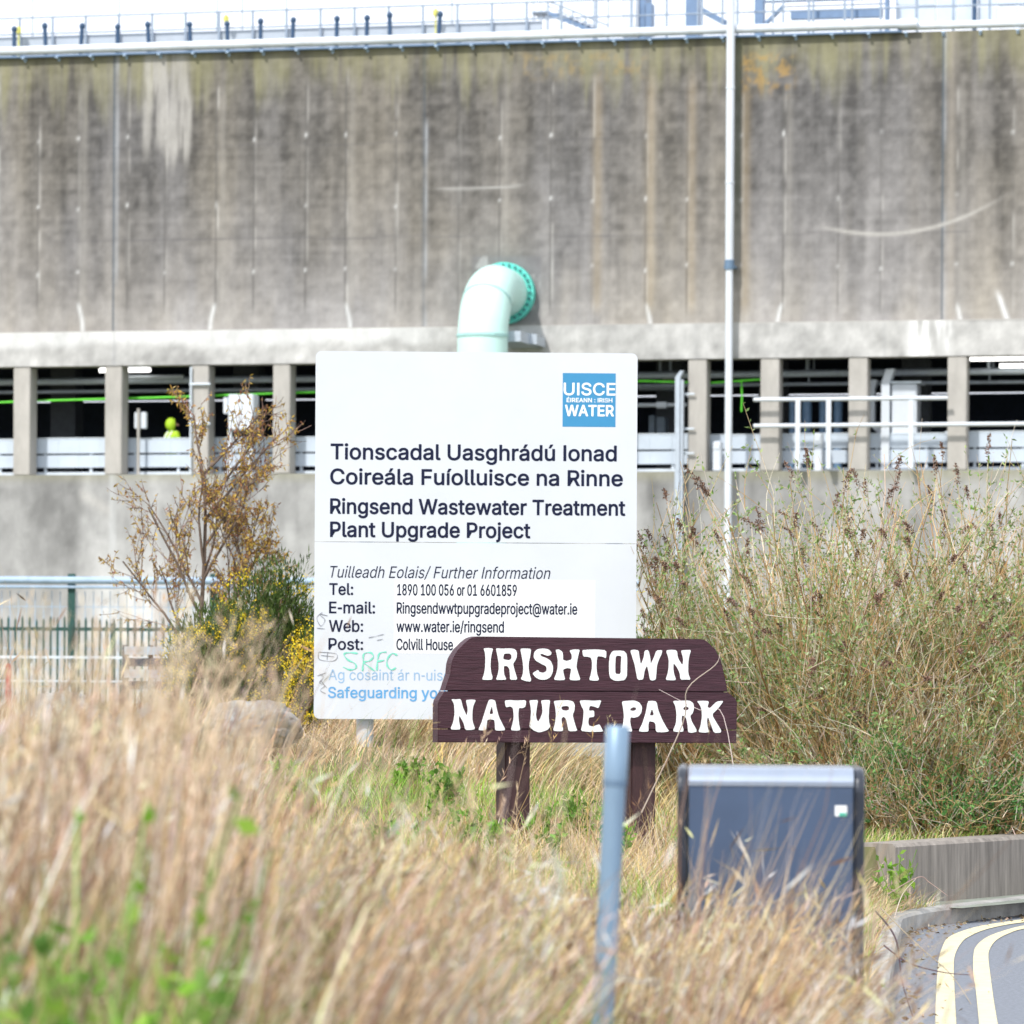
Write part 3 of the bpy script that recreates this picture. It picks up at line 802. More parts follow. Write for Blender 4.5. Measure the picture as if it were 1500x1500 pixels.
# roof equipment to the right
g = Geo(WM); wbox(g, 911, -20, 935, 56, 2.5, 3.6, bev=.03); wbox(g, 914, -10, 932, 40, 2.47, 2.499)
tag(g.build('roof_cabinet', M_WHITE), 'tall white cabinet on the roof right of the steel stair', 'cabinet')
g = Geo(WM); wbox(g, 936, -20, 945, 56, 2.6, 3.4); wbox(g, 945.5, 4, 954, 50, 2.4, 2.8)
tag(g.build('roof_duct', M_ROOFB), 'blue grey upright duct beside the white roof cabinet', 'duct')
t = thing('steel_frame', WM @ wpt(1120, 50, 3), 'blue grey steel platform frame on the roof beside the tall downpipe', 'frame')
for (x0, y0, x1, y1) in ((1004, -30, 1023, 60), (1105, -30, 1118, 60), (1296, -30, 1301, 50)):
    g = Geo(WM); wbox(g, x0, y0, x1, y1, 2.4, 2.7); g.build('upright', M_ROOFB, t)
for (pts_, w) in (([(1027, 14), (1064, 34)], 4.5), ([(1120, 34), (1145, 10)], 2.5)):
    (x0, y0), (x1, y1) = pts_
    g = Geo(WM); g.prism([wpt(x0, y0 - w, 2.4).xz, wpt(x0, y0 + w, 2.4).xz, wpt(x1, y1 + w, 2.4).xz, wpt(x1, y1 - w, 2.4).xz], 2.4, 2.6); g.build('brace', M_ROOFB, t)
for (x0, y0, x1, y1, m) in ((1145, 4, 1296, 9, M_WHITE), (1158, 12, 1292, 28, M_ROOFB), (1120, -3, 1296, 1, M_ROOFB)):
    g = Geo(WM); wbox(g, x0, y0, x1, y1, 2.45, 2.65); g.build('beam', m, t)
for px in (1022, 1058, 1147, 1191, 1248):
    g = Geo(WM); wbox(g, px - 1.5, -30, px + 1.5, 50, 2.2, 2.28); g.build('post', M_ROOFR, t)
t = thing('panel_screen', WM @ wpt(1420, 40, 3), 'pale panelled screen wall standing on the roof at the far right', 'wall')
g = Geo(WM)
x = 1312
while x < 1640:
    for (y0, y1) in ((-24, -8), (-6.5, 8), (9.5, 40)): wbox(g, x, y0, x + 28.5, y1, 3.0, 3.1)
    x += 30
g.build('panel', M_PANEL, t)
g = Geo(WM); wbox(g, 1424, -30, 1430, 50, 2.8, 2.95); g.build('post', M_NAVY, t)

# tall white downpipe ------------------------------------------------
t = thing('downpipe', WM @ Vector((WP.loc(1064, 690, -.3)[0], -.3, 0)), 'tall white downpipe fixed to the full height of the wall', 'pipe')
sx = WP.loc(1068.5, 385, -.3)[0]; zj = WP.loc(1068, 388, -.3)[1]
g = Geo(WM); g.tube([(sx, -.3, zj), (sx - .0, -.3, Z_TOP + 1.6)], .09, 14); g.build('upper_pipe', M_WPIPE, t)
g = Geo(WM); g.tube([(sx, -.3, 0), (sx, -.3, zj)], .078, 14); g.build('lower_pipe', M_WPIPE, t)
g = Geo(WM); g.tube([(sx, -.3, zj - .1), (sx, -.3, zj + .1)], .105, 14); g.box((sx - .12, -.31, zj - .06), (sx + .12, -.0, zj - .02)); g.build('collar', M_POLED, t)
for z_ in (2.5, 4.6, 12.2, 14.2):
    g = Geo(WM); g.tube([(sx, -.3, z_ - .02), (sx, -.3, z_ + .02)], .1, 14); g.box((sx - .02, -.3, z_ - .02), (sx + .02, .0, z_ + .02)); g.build('bracket', M_WPIPE, t)

t = thing('cable_riser', WM @ Vector((WP.loc(995, 690, -.2)[0], -.2, 0)), 'blue grey cable duct climbing the wall just right of the white sign', 'duct')
sx = WP.loc(995, 690, -.2)[0]; zt = WP.loc(995, 553, -.2)[1]
g = Geo(WM); g.box((sx - .085, -.28, 0), (sx + .02, -.12, zt)); g.box((sx + .035, -.26, 0), (sx + .085, -.12, zt - .05))
g.prism([(sx - .085, zt + .002), (sx + .02, zt + .002), (sx + .09, zt + .14), (sx + .02, zt + .14)], -.28, -.12); g.build('duct_body', M_GREYM, t)
for py in (577, 628, 664):
    z_ = WP.loc(995, py, -.2)[1]; g = Geo(WM); g.tube([(sx - .03, -.1, z_), (sx + .3, -.1, z_)], .025, 6); g.build('bracket', M_RAIL, t)
t = thing('conduit', WM @ wpt(283, 600, -.1), 'thin grey conduit clipped to the column left of the white cabinet', 'conduit')
g = Geo(WM); a = wpt(281, 560, -.08); g.tube([(a.x - .02, -.08, Z_SILL + .05), (a.x - .02, -.08, Z_LINT - .05)], .025, 6); g.build('tube', M_RAIL, t)
for py in (563, 621): b = wpt(281, py, -.08); g = Geo(WM); g.tube([(a.x - .05, -.08, b.z), (a.x + .42, -.08, b.z)], .03, 6); g.build('clip', M_RAIL, t)

# mint elbow outlet ---------------------------------------------------
t = thing('outlet_pipe', WM @ Vector((WP.loc(737, 428)[0], -2.2, 0)), 'fat mint green elbow pipe coming out of the wall behind the white sign', 'pipe')
sc_, zc = WP.loc(737, 429, -.25)
r = .53; bend = 1.25; out = 2.15
pts = [(sc_, -.1, zc), (sc_, -(out - bend), zc)]
N = 14
arc = [(sc_, -(out - bend) - bend * math.sin(i / N * math.pi / 2), zc - bend * (1 - math.cos(i / N * math.pi / 2))) for i in range(N + 1)]
g = Geo(WM); g.tube(pts[:1] + arc + [(sc_, -out, zc - bend - .45)], r, 40); g.build('elbow', M_MINT, t)
g = Geo(WM); g.tube([(sc_, -out, 0), (sc_, -out, zc - bend - .45)], r - .002, 40); g.build('riser', mat('mint_riser_paint', (.47, .73, .70), .45, vary=.07), t)
for fr in (.5,):
    w = fr * math.pi / 2; c = Vector((sc_, -(out - bend) - bend * math.sin(w), zc - bend * (1 - math.cos(w)))); d = Vector((0, -math.cos(w), -math.sin(w)))
    g = Geo(WM); g.tube([c - d * .025, c + d * .025], r + .012, 40, caps=False); g.build('weld_seam', M_MINTD, t)
zz = WP.loc(705, 492, -out)[1]
g = Geo(WM); g.tube([(sc_, -out, zz - .03), (sc_, -out, zz + .03)], r + .02, 40); g.build('pipe_clamp', M_MINTD, t)
g = Geo(WM); g.tube([(sc_, -.02, zc), (sc_, -.13, zc)], .66, 44); g.tube([(sc_, -.135, zc), (sc_, -.24, zc)], .66, 44); fl = g.build('flange', M_TEAL, t)
for k in range(28):
    w = 2 * math.pi * k / 28
    g = Geo(WM); c = Vector((sc_ + .595 * math.cos(w), -.24, zc + .595 * math.sin(w))); g.tube([c, c + Vector((0, -.06, 0))], .032, 6, smooth=False); g.build('bolt', M_BOLT, fl)
g = Geo(WM); g.box((sc_ + .1, -out + .3, zz - .1), (sc_ + .75, -.05, zz + .12)); g.prism([wpt(765, 487, -.9).xz, wpt(787, 490, -.9).xz, wpt(787, 505, -.9).xz, wpt(764, 501, -.9).xz], -.95, -.1)
g.build('wall_bracket', M_GREYM, t)

# ------------------------------------------------------------------ white project sign
# letter outlines, 1000 units to the em: character: (advance, closed loops)
GLYPHS = {
' ': (188, []),
'-': (453, ['337,244 337,188 114,188 114,244']),
'.': (188, ['95,-4 78,-1 63,9 53,24 50,41 53,59 63,73 78,83 95,87 113,83 128,73 138,59 141,41 138,24 128,9 113,-1']),
'/': (249, ['235,533 71,-76 14,-76 178,533']),
'0': (453, ['227,-7 191,-3 158,7 130,24 105,48 85,77 69,113 57,155 50,202 48,254 50,306 57,353 69,395 85,431 106,461 130,484 159,502 191,512 227,516 262,512 295,502 323,484 348,461 368,431 384,395 396,353 403,306 405,254 403,202 396,155 384,113 368,77 348,48 323,24 295,7 263,-3', '227,50 261,56 290,74 306,92 320,116 330,144 338,176 342,213 344,254 342,295 338,332 330,365 320,393 306,416 290,435 261,453 227,460 192,453 163,435 147,416 134,393 123,365 115,332 111,295 109,254 111,213 115,176 123,144 134,116 147,92 163,74 192,56']),
'1': (453, ['76,0 76,55 391,55 391,0', '276,509 276,0 212,0 212,448 209,448 86,358 86,427 198,509']),
'5': (453, ['221,-7 192,-5 165,1 140,11 108,32 83,60 66,93 60,130 122,130 127,108 138,89 173,60 221,50 250,53 276,64 298,82 314,104 324,131 328,162 324,193 314,221 297,244 275,262 248,273 218,277 167,268 128,246 67,253 96,509 366,509 366,452 151,452 134,301 136,301 178,325 229,334 263,330 294,321 321,306 345,285 364,260 379,231 388,199 391,163 388,132 381,102 369,76 352,52 332,32 309,15 282,3 253,-4']),
'6': (453, ['226,-7 196,-4 168,3 142,15 119,31 100,51 84,74 73,101 66,130 64,162 68,199 80,239 137,340 252,509 322,509 151,261 145,261 165,288 196,307 235,314 265,312 291,305 316,295 346,271 370,240 380,215 387,187 389,157 387,127 379,98 368,73 352,50 333,30 310,14 284,3 257,-4', '226,48 254,52 279,63 299,79 314,101 324,128 327,157 324,187 314,213 299,235 279,251 254,262 226,265 198,262 174,252 153,235 138,214 128,188 125,158 128,128 138,102 153,79 174,63 198,52']),
'8': (453, ['226,-7 193,-5 163,1 136,11 101,33 74,62 57,96 52,135 55,166 65,195 81,220 101,241 125,256 153,265 153,267 119,282 93,308 76,342 70,380 75,417 90,450 114,477 146,498 170,508 197,514 226,516 255,514 282,508 306,498 337,477 361,450 377,417 382,380 376,342 359,308 333,282 300,267 300,265 327,256 351,241 372,220 387,195 397,166 401,135 395,96 378,62 352,33 317,11 289,1 259,-5', '226,49 258,52 285,60 307,74 323,91 333,113 337,139 333,165 322,189 305,208 283,223 256,232 226,235 196,232 169,223 147,208 130,189 119,165 115,139 119,113 129,91 145,74 167,60 195,52', '226,290 274,300 293,313 307,330 316,351 319,376 316,399 308,420 294,437 275,449 226,460 177,449 159,437 145,420 136,399 133,376 136,351 145,330 159,313 178,300']),
'9': (453, ['226,516 256,513 285,506 310,494 333,478 352,458 368,434 380,408 387,378 389,347 385,309 373,270 315,168 200,0 130,0 301,248 307,248 287,221 257,202 218,195 188,197 161,203 137,214 106,237 83,269 72,294 66,321 64,352 66,382 73,411 85,436 101,459 120,479 143,494 168,506 196,513', '226,460 199,457 174,446 154,429 138,407 129,381 125,352 129,322 138,295 154,274 174,257 199,247 226,243 254,247 279,257 299,273 314,295 324,321 327,350 324,381 314,407 299,429 279,446 254,457']),
':': (188, ['95,-4 78,-1 63,9 53,24 50,41 53,59 63,73 78,83 95,87 113,83 128,73 138,59 141,41 138,24 128,9 113,-1', '95,271 78,274 63,284 53,299 50,316 53,334 63,349 78,359 95,362 113,359 128,349 138,334 141,316 138,299 128,284 113,274']),
'@': (676, ['355,-135 307,-133 262,-126 221,-114 184,-98 151,-77 122,-53 98,-24 77,9 61,46 50,87 43,131 40,179 43,226 50,269 61,309 78,346 98,379 123,408 151,433 184,454 220,470 260,482 303,489 349,492 394,489 435,482 472,469 506,452 536,432 562,407 584,380 603,351 617,319 627,285 633,251 635,215 631,142 615,76 599,49 579,28 551,15 517,11 476,17 441,36 429,50 423,68 420,68 408,48 388,30 361,17 326,13 285,18 251,35 224,62 204,96 195,123 190,152 188,182 190,212 197,239 207,265 228,297 257,322 291,338 330,343 360,340 385,331 416,306 419,306 419,335 474,335 474,110 476,91 485,74 499,63 518,59 540,63 557,76 568,97 576,127 581,215 579,245 575,273 567,301 555,327 541,351 523,373 502,393 477,410 450,424 419,434 385,440 347,442 309,440 274,434 242,424 213,410 187,393 164,372 144,347 128,320 115,289 105,255 100,218 98,178 100,138 105,100 115,66 128,35 144,8 165,-17 188,-37 215,-54 246,-68 280,-78 317,-83 357,-85 412,-80 458,-69 489,-59 504,-107 464,-120 411,-131', '329,65 359,68 382,78 400,95 412,118 422,185 419,221 411,249 399,269 381,282 331,292 305,288 283,277 265,260 252,239 242,185 251,125 262,101 279,81 301,69']),
'A': (480, ['16,0 201,509 276,509 463,0 395,0 287,302 264,372 232,478 245,478 213,371 191,302 85,0', '110,142 110,199 370,199 370,142']),
'C': (510, ['267,-7 225,-3 186,7 150,25 119,49 92,79 70,115 53,157 44,203 40,254 44,305 53,352 70,393 92,429 119,459 150,484 186,501 225,512 267,516 340,504 373,490 402,471 427,447 448,418 463,385 473,348 408,348 389,395 357,428 315,449 267,456 237,453 209,445 184,432 161,414 141,391 125,364 113,332 106,295 103,254 106,213 113,177 125,145 141,117 161,94 184,76 210,63 237,56 267,53 315,60 357,81 389,114 408,160 473,160 463,124 448,91 428,62 402,38 373,19 341,5 305,-4']),
'E': (419, ['60,0 60,509 372,509 372,452 125,452 125,286 355,286 355,229 125,229 125,57 375,57 375,0']),
'F': (410, ['60,0 60,509 369,509 369,452 125,452 125,278 346,278 346,221 125,221 125,0']),
'H': (517, ['60,0 60,509 125,509 125,289 392,289 392,509 457,509 457,0 392,0 392,232 125,232 125,0']),
'I': (300, ['31,0 31,57 118,57 118,452 31,452 31,509 269,509 269,452 183,452 183,57 269,57 269,0']),
'N': (523, ['60,0 60,509 136,509 343,183 363,151 388,107 414,55 405,54 401,108 399,157 399,195 399,509 463,509 463,0 387,0 202,290 177,331 148,381 108,452 119,454 122,384 124,328 125,291 125,0']),
'P': (445, ['60,0 60,509 235,509 272,506 305,499 332,487 356,471 375,452 390,430 400,404 407,377 409,348 407,318 400,291 390,265 375,243 356,223 332,207 305,195 272,188 235,186 109,186 109,242 233,242 269,246 297,256 318,272 333,294 342,319 344,348 342,376 333,402 318,423 297,439 268,449 232,452 125,452 125,0']),
'R': (449, ['60,0 60,509 236,509 273,506 305,500 333,489 367,465 390,433 401,408 407,381 409,352 407,323 401,296 390,271 367,240 333,217 305,206 273,200 236,198 96,198 96,255 234,255 269,258 298,267 319,281 334,300 342,324 345,352 342,380 334,405 319,425 298,440 269,449 233,452 125,452 125,0', '353,0 230,229 303,229 428,0']),
'S': (447, ['224,-9 188,-7 156,-1 128,9 102,23 81,40 64,60 51,83 42,109 38,137 104,137 110,110 123,88 142,71 166,59 224,49 257,52 286,60 311,74 329,92 341,114 346,139 342,161 332,179 296,205 245,222 184,239 145,253 112,269 86,289 67,313 56,341 52,372 58,413 75,448 92,468 113,484 138,498 165,508 195,514 227,516 259,514 289,508 316,498 351,476 377,449 394,415 401,378 337,378 326,412 302,437 280,449 254,456 225,459 194,456 167,448 145,435 129,418 118,398 115,376 119,352 131,334 169,308 212,293 264,279 312,264 359,238 395,198 405,171 408,139 403,99 386,64 370,43 349,25 323,11 294,0 261,-7']),
'T': (449, ['32,452 32,509 417,509 417,452 257,452 257,0 193,0 193,452']),
'U': (517, ['259,-8 220,-6 186,2 154,15 126,33 103,55 85,80 71,108 63,140 60,173 60,509 124,509 124,178 128,144 141,113 160,87 187,68 220,56 259,52 298,56 331,68 357,87 377,113 389,144 393,178 393,509 457,509 457,173 454,140 446,108 433,80 414,55 391,33 363,15 332,2 297,-6']),
'W': (686, ['155,0 16,509 82,509 163,196 175,145 187,94 197,40 189,40 200,94 211,145 224,196 306,509 380,509 462,196 474,145 486,94 497,40 488,40 499,94 510,145 523,196 603,509 670,509 530,0 455,0 368,323 351,391 336,475 350,475 335,395 318,323 230,0']),
'a': (389, ['160,-9 126,-5 94,5 68,22 48,45 35,73 30,108 34,138 43,161 58,179 78,193 125,211 178,220 234,227 265,235 273,243 276,255 276,257 267,297 240,322 196,331 149,322 118,301 100,274 41,291 57,322 79,346 104,364 133,375 194,384 239,379 286,360 306,343 322,320 333,290 337,251 337,0 277,0 277,52 272,52 252,25 215,1', '170,45 202,49 228,59 248,74 263,93 272,115 276,138 276,190 259,182 231,176 200,171 175,168 134,159 103,139 95,124 92,105 102,72 130,52']),
'b': (424, ['229,-8 198,-5 172,4 138,31 118,59 112,59 112,0 53,0 53,509 114,509 114,319 118,319 137,346 171,373 197,381 229,384 259,382 287,374 313,361 335,342 354,320 370,293 381,261 388,227 390,189 388,151 381,116 370,84 355,57 336,34 313,16 288,3 260,-6', '220,47 253,51 279,66 301,88 316,117 325,151 328,189 325,227 316,261 301,290 280,311 253,325 220,330 188,325 161,312 140,291 125,263 116,229 113,189 116,150 125,115 140,86 162,65 188,51']),
'c': (396, ['207,-8 174,-5 144,3 117,16 93,35 72,58 56,85 44,116 37,150 34,187 37,225 44,260 56,291 72,318 93,341 117,360 144,374 174,382 207,384 260,377 305,356 340,322 362,277 303,262 290,289 270,311 242,325 207,330 173,325 145,310 124,287 108,258 99,224 96,187 99,151 108,117 124,89 145,66 173,51 207,46 243,52 271,66 292,89 304,117 363,102 341,56 306,21 261,-1']),
'd': (424, ['195,-8 165,-6 137,3 111,16 89,34 70,57 55,84 43,116 36,151 34,189 36,227 43,261 55,293 70,320 89,342 112,361 137,374 165,382 196,384 228,381 253,373 287,346 306,319 311,319 311,509 372,509 372,0 313,0 313,59 307,59 287,31 252,4 227,-5', '205,47 236,51 263,65 284,86 299,115 309,150 312,189 309,229 300,263 284,291 263,312 237,325 205,330 172,325 145,311 124,290 108,261 99,227 96,189 99,151 109,117 124,88 145,66 172,51']),
'e': (404, ['212,-8 177,-5 145,3 117,16 92,35 72,58 56,85 44,116 37,150 34,187 36,224 44,258 55,290 71,317 91,340 115,359 142,373 172,382 205,384 266,374 294,361 319,341 341,315 357,282 365,256 370,227 371,194 371,169 75,169 75,221 338,221 310,202 307,237 298,269 283,294 263,314 237,326 205,330 173,326 146,313 125,294 109,270 99,241 96,211 96,178 100,139 110,106 128,80 151,61 179,50 212,46 254,53 285,73 306,105 365,91 353,63 335,39 311,19 283,4 249,-5']),
'f': (254, ['228,379 228,327 6,327 6,379', '81,0 81,432 84,461 96,486 113,505 135,519 187,530 222,527 243,521 227,468 215,472 195,474 171,470 154,460 145,443 142,419 142,0']),
'g': (425, ['207,-151 168,-148 134,-140 82,-110 51,-69 101,-41 122,-66 154,-88 207,-97 249,-92 282,-75 304,-47 311,-6 311,68 306,68 287,41 252,16 227,8 195,5 165,7 138,14 113,27 90,43 71,65 55,90 43,120 36,154 34,191 36,229 43,263 55,293 71,320 90,342 112,361 138,374 166,382 196,384 228,382 253,373 288,346 308,319 313,319 313,379 372,379 372,-9 370,-40 363,-67 350,-90 324,-117 291,-136 265,-144 237,-149', '205,59 237,63 264,75 285,95 300,121 309,154 312,193 309,231 300,264 285,291 264,312 237,325 205,330 172,325 145,312 124,290 109,262 99,229 96,193 99,155 109,123 124,96 145,76 172,63']),
'h': (410, ['114,227 114,0 53,0 53,509 114,509 114,287 102,287 116,319 132,344 152,362 187,379 227,384 264,380 295,369 321,349 341,321 350,298 355,271 357,240 357,0 296,0 296,235 290,275 273,304 246,323 210,329 184,326 161,317 141,303 126,283 117,257']),
'i': (167, ['53,0 53,379 114,379 114,0', '84,443 67,446 54,455 44,468 41,483 44,499 54,512 67,521 84,524 100,521 114,512 123,499 126,483 123,468 114,455 100,446']),
'j': (167, ['53,379 114,379 114,-30 111,-63 102,-90 86,-113 65,-129 37,-139 4,-143 -10,-143 -10,-87 2,-87 25,-83 40,-72 50,-54 53,-29', '83,443 67,446 53,455 44,468 41,483 44,499 53,512 67,521 83,524 100,521 114,512 123,499 126,483 123,468 114,455 100,446']),
'l': (189, ['139,-2 101,3 74,20 58,47 53,84 53,509 114,509 114,99 120,62 130,54 146,52 160,53 170,54 181,3 162,-1']),
'm': (610, ['53,0 53,379 112,379 112,295 108,295 118,323 132,346 172,376 219,386 257,380 287,361 309,331 321,295 312,295 322,321 337,343 381,375 437,386 468,383 497,372 522,354 541,328 553,296 557,255 557,0 496,0 496,254 490,289 473,313 447,326 419,330 395,328 374,320 345,290 335,247 335,0 274,0 274,260 269,288 253,311 229,326 199,330 158,320 140,307 126,289 117,266 114,238 114,0']),
'n': (410, ['114,227 114,0 53,0 53,379 112,379 112,287 102,287 116,319 132,344 152,362 187,379 227,384 264,380 295,369 321,349 341,321 350,298 355,271 357,240 357,0 296,0 296,235 290,275 273,304 246,323 210,329 184,326 161,317 141,303 126,283 117,257']),
'o': (415, ['207,-8 174,-5 144,3 117,16 93,35 72,58 56,85 44,116 37,150 34,187 37,225 44,260 56,291 72,318 93,341 117,360 144,374 174,382 207,384 241,382 271,374 299,360 323,341 343,318 359,291 371,260 379,225 381,187 379,150 371,116 359,85 343,58 323,35 299,16 271,3 241,-5', '207,46 242,51 270,66 292,89 307,117 316,151 319,187 316,224 307,258 292,287 270,310 242,325 207,330 173,325 145,310 124,287 108,258 99,224 96,187 99,151 108,117 124,89 145,66 173,51']),
'p': (424, ['53,-143 53,379 112,379 112,319 118,319 137,346 171,373 197,381 229,384 259,382 287,374 313,361 335,342 354,320 370,293 381,261 388,227 390,189 388,151 381,116 370,84 355,57 336,34 313,16 288,3 260,-6 229,-8 198,-5 173,4 138,31 118,59 114,59 114,-143', '220,47 253,51 279,66 301,88 316,117 325,151 328,189 325,227 316,261 301,290 280,311 253,325 220,330 188,325 161,312 140,291 125,263 116,229 113,189 116,150 125,115 140,86 162,65 188,51']),
'r': (259, ['53,0 53,379 112,379 112,321 115,321 130,347 152,367 181,380 213,385 229,384 243,384 243,322 230,324 207,326 182,323 159,315 140,301 126,284 117,262 114,237 114,0']),
's': (365, ['182,-8 145,-5 112,3 84,18 62,38 45,63 36,94 94,107 105,79 124,60 150,49 181,45 217,50 244,62 262,81 268,103 265,121 254,136 237,147 212,155 149,170 118,180 92,192 72,208 53,237 47,274 51,305 65,332 87,354 115,370 149,381 187,384 223,381 254,372 279,358 299,339 324,290 268,277 258,298 243,316 219,328 187,333 156,329 131,317 114,299 109,277 112,258 124,243 172,223 229,209 261,200 287,187 306,171 325,142 331,107 326,75 312,47 290,24 260,6 223,-5']),
't': (227, ['204,379 204,327 6,327 6,379', '65,471 126,471 126,98 128,76 136,61 150,53 170,50 185,51 202,54 213,2 192,-3 168,-4 138,-1 113,7 92,21 72,52 65,93']),
'u': (410, ['182,-5 146,-1 115,11 89,31 69,59 60,82 54,109 53,139 53,379 114,379 114,144 119,105 137,75 164,56 200,50 226,53 249,62 268,77 283,97 293,122 296,153 296,379 357,379 357,0 298,0 298,92 307,92 294,60 277,35 257,17 222,0']),
'v': (389, ['163,0 17,379 84,379 165,155 187,87 206,21 184,21 203,87 224,155 305,379 371,379 226,0']),
'w': (567, ['138,0 23,379 87,379 133,214 154,137 175,41 165,41 186,135 206,214 252,379 316,379 362,214 382,136 402,41 391,41 413,135 434,214 480,379 545,379 429,0 368,0 319,172 305,225 291,280 277,338 291,338 277,280 263,225 248,172 199,0']),
'y': (389, ['47,-139 61,-86 71,-87 104,-89 130,-74 151,-36 163,-1 17,379 84,379 165,155 187,87 206,21 184,21 202,87 224,155 305,379 371,379 204,-58 177,-107 139,-136 91,-145 65,-143']),
'É': (419, ['60,0 60,509 372,509 372,452 125,452 125,286 355,286 355,229 125,229 125,57 375,57 375,0', '191,558 239,659 307,659 241,558']),
'á': (389, ['160,-9 126,-5 94,5 68,22 48,45 35,73 30,108 34,138 43,161 58,179 78,193 125,211 178,220 234,227 265,235 273,243 276,255 276,257 267,297 240,322 196,331 149,322 118,301 100,274 41,291 57,322 79,346 104,364 133,375 194,384 239,379 286,360 306,343 322,320 333,290 337,251 337,0 277,0 277,52 272,52 252,25 215,1', '170,45 202,49 228,59 248,74 263,93 272,115 276,138 276,190 259,182 231,176 200,171 175,168 134,159 103,139 95,124 92,105 102,72 130,52', '162,429 210,529 278,529 212,429']),
'í': (167, ['53,0 53,379 114,379 114,0', '57,429 104,529 173,529 107,429']),
'ú': (410, ['182,-5 146,-1 115,11 89,31 69,59 60,82 54,109 53,139 53,379 114,379 114,144 119,105 137,75 164,56 200,50 226,53 249,62 268,77 283,97 293,122 296,153 296,379 357,379 357,0 298,0 298,92 307,92 294,60 277,35 257,17 222,0', '178,429 226,529 294,529 228,429']),
}

GLYPHS['I'] = (188, ['62,0 62,509 128,509 128,0'])
GLYPHS['-'] = (250, ['212,244 212,184 40,184 40,244'])

def lettering(pl, parent, body, x0, x1, base, caph, m, bold=0.0, shear=0.0, fit=None, y=-.0015, name='lettering'):
    def width(t): return sum(GLYPHS[c][0] for c in t) - 90
    a = pl.at(x0, base); b = pl.at(x1, base); h = pl.at(x0, base - caph).z - a.z
    ky = h / 509.0
    kx = (b.x - a.x - shear * h) / width(fit or body)
    cu = bpy.data.curves.new('l', 'CURVE'); cu.dimensions = '2D'; cu.fill_mode = 'BOTH'
    adv = -45; rims = []
    for ch in body:
        w, loops = GLYPHS[ch]
        for lp in loops:
            pts = [tuple(map(int, q.split(','))) for q in lp.split()]
            if pts[0] == pts[-1]: pts = pts[:-1]
            sp = cu.splines.new('POLY'); sp.points.add(len(pts) - 1); sp.use_cyclic_u = True
            pts = [(a.x + (adv + x) * kx + shear * z * ky, a.z + z * ky) for x, z in pts]
            for q, (x, z) in zip(sp.points, pts): q.co = (x, z, 0, 1)
            rims.append(pts)
        adv += w
    o = bpy.data.objects.new('l', cu); COL.objects.link(o); bpy.context.view_layer.update()
    me = bpy.data.meshes.new_from_object(o.evaluated_get(bpy.context.evaluated_depsgraph_get()))
    g = Geo(pl.M); g.add([(v.co.x, y, v.co.y) for v in me.vertices], [list(p.vertices) for p in me.polygons])
    if bold > 0:                                       # heavier weight: a stroke along every outline, laid a hair proud
        k = 0
        for pts in rims:
            for (x1, z1), (x2, z2) in zip(pts, pts[1:] + pts[:1]):
                k += 1; L = math.hypot(x2 - x1, z2 - z1) or 1; nx, nz = -(z2 - z1) / L * bold, (x2 - x1) / L * bold
                yy = y - .00006 * (1 + k % 6)
                g.add([(x1 + nx, yy, z1 + nz), (x2 + nx, yy, z2 + nz), (x2 - nx, yy, z2 - nz), (x1 - nx, yy, z1 - nz)], [(0, 1, 2, 3)])
                yy = y - .00006 * (8 + k % 6)
                g.add([(x1 + bold * math.cos(w * math.pi / 4), yy, z1 + bold * math.sin(w * math.pi / 4)) for w in range(8)], [tuple(range(8))])
    bpy.data.objects.remove(o); bpy.data.meshes.remove(me)
    return g.build(name, m, parent)

def round_rect(x0, z0, x1, z1, r, n=5):
    pts = []
    for cx, cz, a0 in ((x1 - r, z1 - r, 0), (x0 + r, z1 - r, 90), (x0 + r, z0 + r, 180), (x1 - r, z0 + r, 270)):
        for k in range(n + 1):
            w = math.radians(a0 + 90 * k / n); pts.append((cx + r * math.cos(w), cz + r * math.sin(w)))
    return pts

D_WS = 31.7
c0 = P(697, 1000, D_WS)
WS = Plane((c0.x, D_WS, 0), math.radians(1.5))
ws = thing('project_sign', WS.M, 'large white wastewater project sign with navy text and blue square logo', 'sign')
tl = WS.at(462.5, 514); br = WS.at(931.5, 1055.5)
xl, xr, zt, zb = WS.at(461, 785).x, WS.at(932.5, 785).x, tl.z, br.z
zs = WS.at(695, 795).z
g = Geo(WS.M)
rr = round_rect(xl, zb, xr, zt, .045)
up = [(x, max(z, zs + .0025)) for x, z in rr]; lo_ = [(x, min(z, zs - .0025)) for x, z in rr]
def dedupe(p):
    o = []
    for q in p:
        if not o or (abs(q[0] - o[-1][0]) + abs(q[1] - o[-1][1])) > 1e-6: o.append(q)
    return o
g.prism(dedupe([q for q in up]), 0, .012); g.build('panel', M_SIGN, ws)
g = Geo(WS.M); g.prism(dedupe(lo_), 0, .012); g.build('panel', M_SIGN, ws)
g = Geo(WS.M)
for z_ in (zb + .35, zs + .25, zt - .3): g.box((xl + .05, .013, z_ - .03), (xr - .05, .06, z_ + .03))
g.build('back_rail', M_POST, ws)
for px in (534.5, 899):
    a = WS.at(px, 1080, .13); gzz = gz((WS.M @ a).x, (WS.M @ a).y)
    g = Geo(WS.M); g.tube([(a.x, .13, gzz - .3), (a.x, .13, zt - .1)], .066, 16); g.build('post', M_POST, ws)
a = WS.at(577, 957); b = WS.at(872, 850)
g = Geo(WS.M); g.box((a.x, -.0008, a.z), (b.x, -.0001, b.z)); g.build('sticker', M_PATCH, ws)
